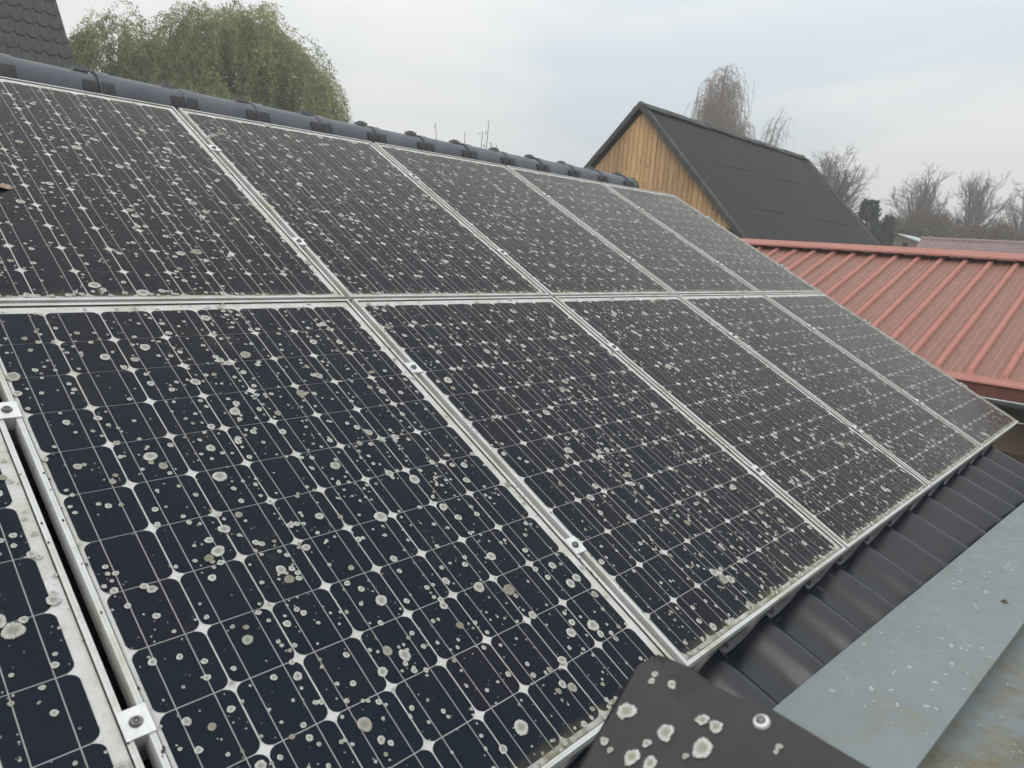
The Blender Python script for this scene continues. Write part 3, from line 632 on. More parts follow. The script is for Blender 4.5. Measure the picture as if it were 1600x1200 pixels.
# lichen flecks on the zinc (flat, streaky) - one mass of tiny specks per sheet
def flecks(parent, n, yr, zoff, smin=.0012, smax=.006):
    VV, FF, AA, RN = [], [], [], []; b = 0
    for _ in range(n):
        s = .2 + 4.2*rng.random()**1.0; y = rng.uniform(*yr); r = smin + (smax - smin)*rng.random()**3.2
        V, F, A = SMALL[rng.integers(8)]; q = V*r; q = q*np.array([1.0, rng.uniform(.35, .8), .3]); a = rng.uniform(-.7, .7)
        X = q[:, 0]*math.cos(a) - q[:, 1]*math.sin(a); Y = q[:, 0]*math.sin(a) + q[:, 1]*math.cos(a); c0 = cp(s, y, zoff(y) + .0012*math.sin(s*3.1))
        VV.append(np.stack([X + c0[0] - parent.location.x, Y + c0[1] - parent.location.y, q[:, 2] + c0[2] - parent.location.z], 1)); FF.append(np.array(F) + b); AA.append(A); RN.append(np.full(len(V), rng.random()*.6)); b += len(V)
    V4 = np.concatenate(VV); F4 = np.concatenate(FF); tri = F4[:, 0] == F4[:, 3]
    me = bpy.data.meshes.new('lichen_flecks'); me.from_pydata(V4.tolist(), [], [tuple(f[:3]) for f in F4[tri].tolist()] + [tuple(f) for f in F4[~tri].tolist()]); me.update()
    for an, av in (('rad', np.concatenate(AA)), ('rnd', np.concatenate(RN))):
        at = me.attributes.new(an, 'FLOAT', 'POINT'); at.data.foreach_set('value', av.astype(np.float32))
    me.materials.append(M['lichen_pale']); o = obj('lichen_flecks', me, parent=parent); o['kind'] = 'stuff'
flecks(cop, 1100, (.01, .30), lambda y: .003*(1 - abs(y - .15)/.15) + .0003, .0008, .0092)
flecks(tro, 300, (.32, .45), lambda y: -.0925, .001, .006)
mb = MB(); mb.lathe([(0, .011), (.004, .011), (.0055, .008), (.006, .004), (.012, .002), (.013, 0)], 12); q = cp(1.30, .235, .001)
o = tag(obj('roofing_screw', smooth_angle(mb.mesh('roofing_screw', M['mossy'])), loc=q), 'rusty dark screw head standing on the zinc coping sheet', 'screw')

# ------------------------------------------------------------------ brown verge trim in the foreground
trm = tag(empty('verge_trim', (.60, .25, 3.0)), 'dark brown folded metal roof trim with pale lichens and a screw', 'roof trim')
Ledge = [Vector(p) for p in [(.6819, .3716, 3.145), (.6620, .3810, 3.1373), (.6406, .3793, 3.1215), (.6106, .3759, 3.1037), (.5816, .3734, 3.0882), (.5481, .3679, 3.0725), (.5056, .3584, 3.0554), (.40, .33, 3.02)]]
Fold = [Vector(p) for p in [(.6814, .3679, 3.1454), (.6655, .3435, 3.1417), (.6528, .3223, 3.1348), (.6393, .3028, 3.1287), (.6224, .2778, 3.1228), (.6011, .2483, 3.1172), (.5732, .2168, 3.1095), (.50, .14, 3.09)]]
Redge = [Vector(p) for p in [(.6835, .3657, 3.1447), (.6839, .3340, 3.1465), (.6763, .2992, 3.1456), (.6704, .2709, 3.1494), (.6701, .2369, 3.1560), (.6492, .1670, 3.1634), (.6150, .0959, 3.1816), (.55, -.05, 3.22)]]
def lerp(a, b, t): return a + (b - a)*t
rowsT = []
for q, (l, fo, r) in enumerate(zip(Ledge, Fold, Redge)):
    dent = Vector((.006, .008, -.017))*max(0, 1 - abs(q - 1.6)/1.7); fo = fo + dent; soft = min(1, q/5)
    a1, a2 = lerp(l, fo, .4), lerp(l, fo, .75); b1, b2_ = lerp(fo, r, .25), lerp(fo, r, .6)
    up_ = Vector((-.2, -.1, 1))*.003*soft; rowsT.append([l + Vector((-.020, .006, -.020)), l + Vector((-.004, .002, -.003)), l, a1 + up_*.5, a2 + up_, fo + up_, b1 + up_, b2_ + up_*.5, r, r + Vector((.004, .0, -.003)), r + Vector((.014, .004, -.022))])
mb = MB(); mb.grid(rowsT); shift(mb, trm.location)
tme_ = mb.mesh('folded_sheet', M['trim']); o = obj('folded_sheet', smooth_angle(tme_, 11), parent=trm)
o.modifiers.new('thick', 'SOLIDIFY').thickness = .0014
def onsheet(i, l, fo, a, b_):       # point between left edge, fold and right edge
    r0_, r1_ = rowsT[i], rowsT[i + 1]; idx = 2 + l*6; k = int(min(idx, 7)); f_ = idx - k
    p0 = lerp(r0_[k], r0_[k+1], f_); p1 = lerp(r1_[k], r1_[k+1], f_); return lerp(p0, p1, fo)
def sheet_normal(i, l, fo):
    a = onsheet(i, l, min(fo + .05, 1), 0, 0) - onsheet(i, l, max(fo - .05, 0), 0, 0); b_ = onsheet(i, min(l + .03, .99), fo, 0, 0) - onsheet(i, max(l - .03, 0), fo, 0, 0)
    n = b_.cross(a).normalized(); return n if n.z > 0 else -n
ROS = [rosette_proto(i) for i in range(7)]
def trim_lichen(i, l, fo, r, pi):
    p = onsheet(i, l, fo, 0, 0); n = sheet_normal(i, l, fo)
    o = obj('lichen_patch', ROS[pi], parent=trm, loc=p - trm.location + n*.0012, scale=(r, r, r*.8)); o.rotation_euler = n.to_track_quat('Z', 'Y').to_euler()
# screw with sealing washer
nrm = sheet_normal(4, .88, .25); p = onsheet(4, .883, .25, 0, 0) + nrm*.0018
mb = MB(); mb.lathe([(0, .0052), (.0032, .0052), (.0042, .0044), (.0046, .0030), (.0048, .0026)], 18)
mb2 = MB(); mb2.lathe([(.0, .0026), (.0045, .0026), (.0076, .0016), (.0086, .0), (.0088, -.0016)], 24)
SCR = (smooth_angle(mb.mesh('screw_head', M['steel'])), smooth_angle(mb2.mesh('sealing_washer', M['alu'])))
TRIM_SCREW = (p, nrm)
mb = MB(); mb.box(.50, .57, .19, .25, 0, 3.03); 
o = empty('verge_post', (.53, .22, 0)); shift(mb, o.location); obj('post', mb.mesh('verge_post', M['darkwood']), parent=o); tag(o, 'dark timber post carrying the brown roof trim', 'post')
# a light strut joins the trim to its post
mb = MB(); mb.box(.49, .58, .18, .26, 3.03, 3.075); shift(mb, trm.location); obj('bracket', mb.mesh('bracket', M['darkwood']), parent=trm)

# ------------------------------------------------------------------ building with the red sheet roof
red = tag(empty('red_roofed_shed', (9.0, 1.5, 0)), 'brown rendered shed with red ribbed metal roof behind the panels', 'building')
Xe, Xr, ze, zr = 7.42, 10.6, 2.665, 3.752
pit = math.atan2(zr - ze, Xr - Xe); SL = math.hypot(zr - ze, Xr - Xe)
RP = 0.267
def rib_profile(n):
    P = []
    for k in range(n):
        y = k*RP
        P += [(y + .000, 0, 1), (y + .050, 0, 1), (y + .056, .005, .6), (y + .076, .005, .6), (y + .082, 0, 1), (y + .118, 0, 1), (y + .124, .005, .6), (y + .144, .005, .6), (y + .150, 0, 1), (y + .176, 0, 1), (y + .186, .026, .3), (y + .196, .038, 0), (y + .230, .038, 0), (y + .240, .026, .3), (y + .250, 0, 1)]
    P.append((n*RP + .0, 0, 1)); return P
def red_sheet(n):
    P = rib_profile(n); mb = MB(); ss_ = [0.0, .10, .13, .17] + list(np.linspace(.5, SL + .02, 7)); fz = [0, 0, .35, 1] + [1]*7
    mb.grid([[(s, -y, z*f) for y, z, _ in P] for s, f in zip(ss_, fz)])
    me = mb.mesh('red_sheet', M['red']); a = me.attributes.new('low', 'FLOAT', 'POINT'); a.data.foreach_set('value', np.concatenate([np.array([q*(.15 if k < 2 else 1) for _, _, q in P], np.float32) for k in range(len(ss_))])); return me
rs = red_sheet(4)
ytop = 4.828 + .22 + RP*4
for k in range(9):
    y = ytop - 4*RP*k
    o = obj('roof_sheet', rs, parent=red, loc=(Xe - .03 - 9.0, y - 1.5 + .0, ze - .012 + .0015*(k % 2)), rot=(0, -pit, 0))
    o.modifiers.new('thick', 'SOLIDIFY').thickness = .0012
y_hi, y_lo = ytop, ytop - 36*RP
mb = MB()    # far slope of the roof as plain sheets behind the ridge
P = rib_profile(36); mb.grid([[(Xr + s*math.cos(pit) - 9, y_hi - y - 1.5, zr - s*math.sin(pit) + z) for y, z, _ in P] for s in np.linspace(0.02, 3.2, 5)])
me = mb.mesh('rear_slope_sheet', M['red']); a = me.attributes.new('low', 'FLOAT', 'POINT'); a.data.foreach_set('value', np.tile(np.array([q for _, _, q in P], np.float32), 5)); obj('rear_slope_sheet', me, parent=red)
mb = MB(); rcp = [(-.215, -.030), (-.213, -.008), (-.05, .050), (-.02, .060), (.02, .060), (.05, .050), (.213, -.008), (.215, -.03), (.21, -.03), (.20, -.012), (0, .055), (-.20, -.012), (-.21, -.03)]
rcp = [(x, z + .012) for x, z in rcp]
for seg in range(5):
    ya, yb = y_hi - 2.0*seg, max(y_hi - 2.0*seg - 2.03, y_lo)
    mb = MB(); mb.grid([[(Xr + x - 9, yy - 1.5, zr + z + .025 + .002*(seg % 2)) for x, z in rcp] for yy in (ya, yb)])
    me = mb.mesh('ridge_cap', M['red']); a = me.attributes.new('low', 'FLOAT', 'POINT'); a.data.foreach_set('value', np.full(len(rcp)*2, .12, np.float32)); obj('ridge_cap', me, parent=red)
scw = MB(); scw.lathe([(0, .010), (.006, .010), (.007, .005), (.012, .004), (.013, 0)], 8); scw = scw.mesh('roof_screw', M['redtrim'])
for k in range(18):      # screws: at the ridge cap on each rib, and staggered on the sheet
    yy = 4.828 + .22 + RP*4 - k*RP - .221
    obj('roof_screw', scw, parent=red, loc=(Xr - .19 - 9, yy - 1.5, zr - .19*math.tan(pit) + .058), rot=(0, -pit, 0))
    for s in (.22 + .1*(k % 2), 1.35 + .12*((k*5) % 3)):
        obj('roof_screw', scw, parent=red, loc=(Xe + s*math.cos(pit) - 9, yy - 1.5 + .10*((k*3) % 2), ze + s*math.sin(pit) - .008), rot=(0, -pit, 0))
# eave trim, fascia and gutter
def along_y(prof, name, mat, smooth=None):
    mb = MB(); mb.grid([[(x - 9, yy - 1.5, z) for x, z in prof] for yy in np.linspace(y_hi, y_lo, 12)]); me = mb.mesh(name, mat)
    if name == 'eave_flashing':
        a = me.attributes.new('low', 'FLOAT', 'POINT'); a.data.foreach_set('value', np.full(len(me.vertices), .1, np.float32))
    if smooth: smooth_angle(me, smooth)
    return obj(name, me, parent=red)
along_y([(Xe + .02, ze + .012), (Xe - .04, ze - .006), (Xe - .045, ze - .02), (Xe - .04, ze - .02)], 'eave_flashing', M['red'])
along_y([(Xe - .02, ze - .02), (Xe - .02, ze - .135), (Xe + .01, ze - .135), (Xe + .01, ze - .02)], 'fascia', M['redtrim'])
gr = .062; gx, gzz = Xe - .095, ze - .130
along_y([(gx + gr*math.cos(R(a)), gzz + gr*math.sin(R(a))) for a in range(0, -181, -15)] + [(gx + (gr - .004)*math.cos(R(a)), gzz + (gr - .004)*math.sin(R(a))) for a in range(-180, 1, 15)], 'gutter', M['gutter'], 40)
along_y([(gx - gr + .008*math.cos(R(a)), gzz + .004 + .008*math.sin(R(a))) for a in range(0, 361, 45)], 'gutter_bead', M['gutterlip'], 60)
mb = MB(); mb.box(7.72 - 9, 13.4 - 9, y_lo + .1 - 1.5, y_hi - .1 - 1.5, 0, ze - .07); mb2 = mb
obj('wall', mb.mesh('shed_wall', M['render']), parent=red)
mb = MB()
for yy in (y_lo + .1, y_hi - .3): mb.hexa([(7.72 - 9, yy - 1.5, ze - .071), (13.4 - 9, yy - 1.5, ze - .071), (13.4 - 9, yy + .2 - 1.5, ze - .071), (7.72 - 9, yy + .2 - 1.5, ze - .071)], [(Xr - .1 - 9, yy - 1.5, zr - .06), (Xr + .1 - 9, yy - 1.5, zr - .06), (Xr + .1 - 9, yy + .2 - 1.5, zr - .06), (Xr - .1 - 9, yy + .2 - 1.5, zr - .06)])
obj('gable_wall', mb.mesh('gable_wall', M['render']), parent=red)
mb = MB(); mb.box(7.60 - 9, 7.719 - 9, y_lo + .1 - 1.5, y_hi - .1 - 1.5, 0, 2.02); obj('plinth', mb.mesh('plinth', M['mossy']), parent=red)

# ------------------------------------------------------------------ timber barn with corrugated roof
barn = tag(empty('timber_barn', (21.0, 11.3, 0)), 'tall barn with larch plank gable and black corrugated roof', 'barn')
Xg, Xb, Yc, Zr = 16.44, 26.66, 11.28, 7.20
ov = .12
def bz(y): return Zr - abs(y - Yc)*.985        # roof surface height, about 45 degrees
# gable planks (board on board)
pw = .150; yy = Yc - 3.05; k = 0
while yy < Yc + 3.0:
    w = pw*random.uniform(.92, 1.08); y0, y1 = yy, yy + w - .016
    zlow = 4.18 if yy < Yc - 2.0 else 3.2
    def zt_(y): return max(zlow + .05, bz(y) - .16)
    t0, t1 = zt_(y0), zt_(y1); dxx = 0.0; j = random.uniform(-.007, .007)
    mb = MB(); xa, xb = Xg + dxx + j, Xg + dxx + j + .022
    ym = (y0 + y1)/2; L_ = zlow
    vsx = [(xa, y0, L_), (xb, y0, L_), (xb, y1, L_), (xa, y1, L_), (xa, y0, t0), (xb, y0, t0), (xb, y1, t1), (xa, y1, t1)]
    mb.add([(x - Xg, y - ym, z - L_) for x, y, z in vsx], [(0,3,2,1), (4,5,6,7), (0,1,5,4), (1,2,6,5), (2,3,7,6), (3,0,4,7)])
    obj('plank', mb.mesh('plank', M['plank']), parent=barn, loc=(Xg - 21, ym - 11.3, L_))
    yy += w; k += 1
mb = MB(); mb.hexa([(Xg + .05 - 21, Yc - 2.9 - 11.3, 0), (Xb - .1 - 21, Yc - 2.9 - 11.3, 0), (Xb - .1 - 21, Yc + 2.9 - 11.3, 0), (Xg + .05 - 21, Yc + 2.9 - 11.3, 0)],
                   [(Xg + .05 - 21, Yc - 2.9 - 11.3, 4.1), (Xb - .1 - 21, Yc - 2.9 - 11.3, 4.1), (Xb - .1 - 21, Yc + 2.9 - 11.3, 4.1), (Xg + .05 - 21, Yc + 2.9 - 11.3, 4.1)])
mb.add([(Xg + .05 - 21, Yc - 2.9 - 11.3, 4.1), (Xg + .05 - 21, Yc + 2.9 - 11.3, 4.1), (Xg + .05 - 21, Yc - 11.3, 6.95), (Xb - .1 - 21, Yc - 2.9 - 11.3, 4.1), (Xb - .1 - 21, Yc + 2.9 - 11.3, 4.1), (Xb - .1 - 21, Yc - 11.3, 6.95)], [(0,2,1), (3,4,5)])
obj('wall', mb.mesh('barn_wall', M['darkwood']), parent=barn)
# corrugated sheets: three courses down the slope on each side, each sheet an object
bpt = R(44.6); cw = .11; sw = cw*9
def corr(L, seed):
    n = 9*8; rs_ = np.random.default_rng(seed); mb = MB(); wv = rs_.normal(0, .006, 5)
    mb.grid([[(x, s, .021*math.sin(2*math.pi*x/cw) + wv[i]) for x in np.linspace(0, sw + .03, n + 1)] for i, s in enumerate(np.linspace(0, -L, 5))])
    me = mb.mesh('corrugated_sheet', M['bitumen']); me.shade_smooth(); return me
variants = [corr(1.75, i) for i in range(4)]
ncol = int(math.ceil((Xb - Xg + 2*ov)/sw))
courses = [(0.05, bpt), (1.68, bpt - .012), (3.30, R(41.5))]
for side in (-1, 1):
    yc_, zc_ = Yc, Zr
    prev = (Yc, Zr)
    s_prev = 0.0; yy, zz, pa = Yc, Zr + .02, bpt
    for ci, (sc, ang) in enumerate(courses):
        ds = sc - s_prev; yy -= ds*math.cos(pa); zz -= ds*math.sin(pa); s_prev = sc; pa = ang
        for k in range(ncol):
            xx = Xg - ov + k*sw
            yl = yy if side < 0 else 2*Yc - yy
            o = obj('roof_sheet', variants[(k*3 + ci + (side > 0)*2) % 4], parent=barn, loc=(xx - 21, yl - 11.3, zz - .024*ci + .004*(k % 2)), rot=(ang + random.uniform(-.006, .006), 0, 0))
            if side > 0: o.rotation_euler = (-ang, 0, 0); o.scale = (1, -1, 1)
# ridge capping, verge trims
for k in range(10):
    xa, xb = Xg - ov - .03 + k*1.10, Xg - ov - .03 + k*1.10 + 1.16
    if xa > Xb + ov: break
    j = random.uniform(-.012, .012); P = []
    for xq in np.linspace(xa, min(xb, Xb + ov + .05), 3): P.append([(xq - 21, Yc + q - 11.3, Zr + .085 + j - abs(q)*.80 - (.0 if abs(q) > .05 else .02)) for q in (-.24, -.14, -.05, 0, .05, .14, .24)])
    mb = MB(); mb.grid(P); o = obj('ridge_cap', mb.mesh('ridge_cap', M['bitumen_edge'], True), parent=barn); o.modifiers.new('thick', 'SOLIDIFY').thickness = .012
def verge(xq, name):
    for sd in (-1, 1):
        mb = MB(); s_, y_, z_, pa = 0, Yc, Zr + .075, bpt
        line = []
        for s in np.linspace(0, 4.9, 9):
            line.append((y_ + sd*s*math.cos(bpt), z_ - s*math.sin(bpt) + random.uniform(-.012, .012)))
        P = [[(xq - .06 - 21, y - 11.3, z - .17), (xq - .06 - 21, y - 11.3, z), (xq + .10 - 21, y - 11.3, z + .012), (xq + .10 - 21, y - 11.3, z - .01), (xq - .04 - 21, y - 11.3, z - .02), (xq - .04 - 21, y - 11.3, z - .17)] for y, z in line]
        mb.grid(P); obj(name, mb.mesh(name, M['bitumen_edge']), parent=barn)
verge(Xg - ov, 'verge_trim'); verge(Xb + ov, 'verge_trim')
# open lean-to timber under the lower roof edge
mb = MB(); mb.box(Xg - .1 - 21, Xg + .05 - 21, Yc - 4.2 - 11.3, Yc - 2.9 - 11.3, 0, 4.0 - .3); obj('lean_to_wall', mb.mesh('lean_to_wall', M['darkwood']), parent=barn)
# thin lightning rod wire loop on the ridge
# ------------------------------------------------------------------ neighbour house with steep concrete tile roof
hs = tag(empty('steep_roofed_house', (2.0, 25.8, 0)), 'house with steep weathered grey concrete tiles rising above the ridge', 'house')
Yv, Zv, hp = 23.04, 7.33, R(52.8); Xv = 6.70
eY, eZ = Yv - 1.8*math.cos(hp)*1.0, Zv - 1.8*math.sin(hp)
HLn = 6.8; rY, rZ = eY + HLn*math.cos(hp), eZ + HLn*math.sin(hp)
mb = MB(); bx0 = -5.0
yb_ = 2*rY - eY
def hl(x, y, z): return (x - 2.0, y - 25.8, z)
mb.add([hl(bx0, eY, eZ - .1), hl(Xv - .05, eY, eZ - .1), hl(Xv - .05, rY, rZ - .1), hl(bx0, rY, rZ - .1), hl(bx0, yb_, eZ - .1), hl(Xv - .05, yb_, eZ - .1)], [(0,1,2,3), (3,2,5,4)])
hroof = obj('tiled_roof', mb.mesh('house_roof_deck', M['darkwood']), parent=hs)
mb = MB(); mb.hexa([hl(bx0 + .2, eY + .4, 0), hl(Xv - .25, eY + .4, 0), hl(Xv - .25, yb_ - .4, 0), hl(bx0 + .2, yb_ - .4, 0)], [hl(bx0 + .2, eY + .4, eZ + .3), hl(Xv - .25, eY + .4, eZ + .3), hl(Xv - .25, yb_ - .4, eZ + .3), hl(bx0 + .2, yb_ - .4, eZ + .3)])
for xx in (bx0 + .2, Xv - .25): mb.add([hl(xx, eY + .4, eZ + .3), hl(xx, yb_ - .4, eZ + .3), hl(xx, rY, rZ - .2)], [(0,1,2)])
obj('wall', mb.mesh('house_wall', M['plaster']), parent=hs)
HG = .50; hme = tile_mesh('concrete_tile', .30, .58, .080, .03, M['oldtile'], 25, True)
for r in range(int(HLn/HG)):
    for k in range(16):
        xx = Xv - .30*(k + 1); s = r*HG
        o = obj('roof_tile', hme, parent=hroof, loc=hl(xx, eY + s*math.cos(hp), eZ + s*math.sin(hp)), rot=(hp - R(4.5) + random.uniform(-.01, .01), random.uniform(-.01, .01), random.uniform(-.008, .008)))
mb = MB(); mb.add([hl(Xv + dx, y, z + dzz) for y, z in ((eY, eZ), (rY, rZ)) for dx in (-.02, .03) for dzz in (.03, -.22)], [(0,1,5,4), (2,6,7,3), (0,4,6,2), (1,3,7,5), (0,2,3,1), (4,5,7,6)])
obj('verge_board', mb.mesh('house_verge', M['oldtile']), parent=hs)

# ------------------------------------------------------------------ hut, muted tile roof and distant red roof
hut = tag(empty('brick_hut', (48.2, 13.2, 0)), 'small old brick hut with pale mint sheet roof before the hedge', 'hut')
def hu(x, y, z): return (x - 48.2, y - 13.2, z)
mb = MB(); mb.box(-.15, 3.0, -1.0, .80, 0, 4.95); mb.add([hu(48.05, 12.2, 4.95), hu(48.05, 14.0, 4.95), hu(48.05, 14.0, 5.2), hu(48.05, 13.69, 5.42), hu(48.05, 12.2, 4.96)], [(0,4,3,2,1)])
obj('wall', mb.mesh('hut_core', M['mortar']), parent=hut)
bk = MB(); bk.box(0, .10, 0, .235, 0, .065); bk = bk.mesh('brick', M['brick'])
for r in range(18):
    z = 3.95 + r*.078
    for c_ in range(8):
        y = 12.22 + c_*.247 + (.12 if r % 2 else 0)
        top = 5.40 - max(0, 13.69 - y - .12)*.30 - max(0, y + .12 - 13.69)*.72
        if z > top - .08 or y + .235 > 14.0 or (13.06 < y + .12 < 13.48 and 4.70 < z + .03 < 5.02): continue
        obj('brick', bk, parent=hut, loc=hu(48.02 - .03 + random.uniform(-.006, .006), y, z))
wn = MB(); wn.box(-.155, -.145, -.10, .22, 4.72, 5.0); wo = obj('window', wn.mesh('hut_window', M['glasspane']), parent=hut)
mb = MB(); mb.hexa([hu(47.85, 12.15, 4.96), hu(51.4, 12.15, 4.96), hu(51.4, 13.72, 5.45), hu(47.85, 13.72, 5.45)], [hu(47.85, 12.15, 5.06), hu(51.4, 12.15, 5.06), hu(51.4, 13.72, 5.50), hu(47.85, 13.72, 5.50)])
obj('roof_sheet', mb.mesh('hut_roof', M['mint']), parent=hut)
mb = MB(); mb.hexa([hu(47.9, 13.70, 5.40), hu(51.4, 13.70, 5.40), hu(51.4, 15.0, 5.02), hu(47.9, 15.0, 5.02)], [hu(47.9, 13.70, 5.46), hu(51.4, 13.70, 5.46), hu(51.4, 15.0, 5.07), hu(47.9, 15.0, 5.07)])
obj('roof_sheet', mb.mesh('hut_roof_far', M['bitumen_edge']), parent=hut)
mb = MB(); mb.box(-.1, 3.0, .82, 1.7, 0, 4.9); obj('side_bay', mb.mesh('hut_side', M['mossy']), parent=hut)
pr_ = tag(empty('purple_roofed_garage', (44, 6, 0)), 'garage with muted purple wavy tile roof behind the red shed', 'building')
pa = R(33); zP = 5.16; XP = 44.0
pt = MB(); n = 12
pt.grid([[(-s*.0, -y, 0) for y in (0, 1)] for s in (0, 1)])
ptm = tile_mesh('muted_tile', .25, .36, .042, .018, M['dusk_tile'], 10)
mb = MB(); mb.add([(0 - 0, 5.35, zP - .06), (0, -10, zP - .06), (-3.4, -10, zP - .06 - 3.4*math.tan(pa)), (-3.4, 5.35, zP - .06 - 3.4*math.tan(pa)), (3.4, 5.35, zP - .06 - 3.4*math.tan(pa)), (3.4, -10, zP - .06 - 3.4*math.tan(pa))], [(0,3,2,1), (0,1,5,4)])
prf = obj('tiled_roof', mb.mesh('garage_deck', M['darkwood']), parent=pr_)
for r in range(5):
    for k in range(38):
        s = .30*(r + 1)
        o = obj('roof_tile', ptm, parent=prf, loc=(-s*math.cos(pa), 5.38 - .25*k, zP - s*math.sin(pa) - .03)); o.rotation_euler = (Matrix.Rotation(-math.pi/2, 3, 'Z') @ Matrix.Rotation(pa - R(3), 3, 'X')).to_euler()
mb = MB()
for k in range(28):
    pass
rdm = MB(); rdm.grid([[(.13*math.cos(R(a)), y, .11*math.sin(R(a))) for a in range(-20, 201, 20)] for y in (0, -.42)]); rdm = rdm.mesh('ridge_tile', M['dusk_tile'], True)
for k in range(24): obj('ridge_tile', rdm, parent=prf, loc=(0, 5.4 - .40*k, zP - .03 + .004*(k % 2)), rot=(0, 0, 0))
mb = MB(); mb.box(-3.0, 3.0, -9.8, 5.1, 0, zP - 3.0*math.tan(pa) - .1); mb.hexa([(-3.0, 4.9, 3.0), (3.0, 4.9, 3.0), (3.0, 5.1, 3.0), (-3.0, 5.1, 3.0)], [(-.2, 4.9, zP - .2), (.2, 4.9, zP - .2), (.2, 5.1, zP - .2), (-.2, 5.1, zP - .2)])
obj('wall', mb.mesh('garage_wall', M['plaster']), parent=pr_)
fr_ = tag(empty('far_red_roofed_house', (110, 14, 0)), 'distant long house with faded red tiled roof behind bare trees', 'house')
mb = MB(); mb.add([(0, 8.0, 8.75), (0, -30, 8.75), (-4.5, -30, 5.6), (-4.5, 8.0, 5.6), (4.5, 8.0, 5.6), (4.5, -30, 5.6)], [(0,3,2,1), (0,1,5,4)])
# tile courses as real steps
mb2 = MB()
for r in range(14):
    xa, xb = -4.5 + r*.32, -4.5 + (r + 1)*.32; za, zb_ = 5.6 + r*.224, 5.6 + (r + 1)*.224
    mb2.grid([[(xa, y, za + .10), (xb, y, zb_ + .05)] for y in (8.0, -30)]); mb2.grid([[(xa, y, za + .0), (xa, y, za + .10)] for y in (8.0, -30)])
obj('roof', mb.mesh('far_roof_deck', M['far_red']), parent=fr_); o = obj('tile_courses', mb2.mesh('far_tile_courses', M['far_red']), parent=fr_); o['kind'] = 'stuff'
mb = MB(); mb.box(-4.0, 4.0, -29.6, 7.6, 0, 5.9); mb.add([(-4.0, 7.6, 5.9), (4.0, 7.6, 5.9), (0, 7.6, 8.6)], [(0,1,2)]); obj('wall', mb.mesh('far_wall', M['plaster']), parent=fr_)

# ------------------------------------------------------------------ trees
def tubes_mesh(name, lines, mat, sides=4):
    """lines: list of (pts, radii)"""
    V, F = [], []; b = 0
    ang = np.arange(sides)*2*np.pi/sides
    for pts, rad in lines:
        p = np.asarray(pts, float); n = len(p); d = np.gradient(p, axis=0); d /= (np.linalg.norm(d, axis=1, keepdims=True) + 1e-9)
        ref = np.where(np.abs(d[:, 2:3]) > .9, np.array([[1., 0, 0]]), np.array([[0, 0, 1.]]))
        a = np.cross(d, ref); a /= (np.linalg.norm(a, axis=1, keepdims=True) + 1e-9); c = np.cross(d, a); r = np.asarray(rad, float)[:, None, None]
        ring_ = p[:, None, :] + r*(a[:, None, :]*np.cos(ang)[None, :, None] + c[:, None, :]*np.sin(ang)[None, :, None])
        V.append(ring_.reshape(-1, 3)); i = np.arange(n - 1)[:, None]*sides; k = np.arange(sides)[None, :]; k2 = (k + 1) % sides
        F.append(np.stack([b + i + k, b + i + k2, b + i + sides + k2, b + i + sides + k], -1).reshape(-1, 4)); b += n*sides
    return fmesh(name, np.concatenate(V), np.concatenate(F), mat, None, True)
def unit(v): return v/(np.linalg.norm(v) + 1e-9)
def grow(lines, p, d, L, r, depth, up=0.12, spread=0.55, nb=(2, 4), seg=4, jit=.16, shrink=(.6, .8), twig_from=.35):
    pts = [p.copy()]; dirs = d.copy()
    for i in range(seg):
        dirs = unit(dirs + rng.normal(0, jit, 3) + np.array([0, 0, up])); p = p + dirs*L/seg; pts.append(p.copy())
    rad = np.linspace(r, r*(.55 if depth else .3), seg + 1); lines[0 if depth >= 3 else 1].append((pts, rad))
    if depth == 0: return
    for k in range(rng.integers(nb[0], nb[1] + 1) + 1):
        t = 1.0 if k == 0 else rng.uniform(twig_from, 1.0); ii = min(int(t*seg), seg - 1); base = np.asarray(pts[ii]) + (np.asarray(pts[ii + 1]) - np.asarray(pts[ii]))*(t*seg - ii)
        nd = unit(dirs + rng.normal(0, spread, 3)*(0.55 if k == 0 else 1.0))
        grow(lines, base, nd, L*rng.uniform(*shrink), max(r*(.66 if k == 0 else .48), .006), depth - 1, up, spread, nb, seg, jit, shrink, twig_from)
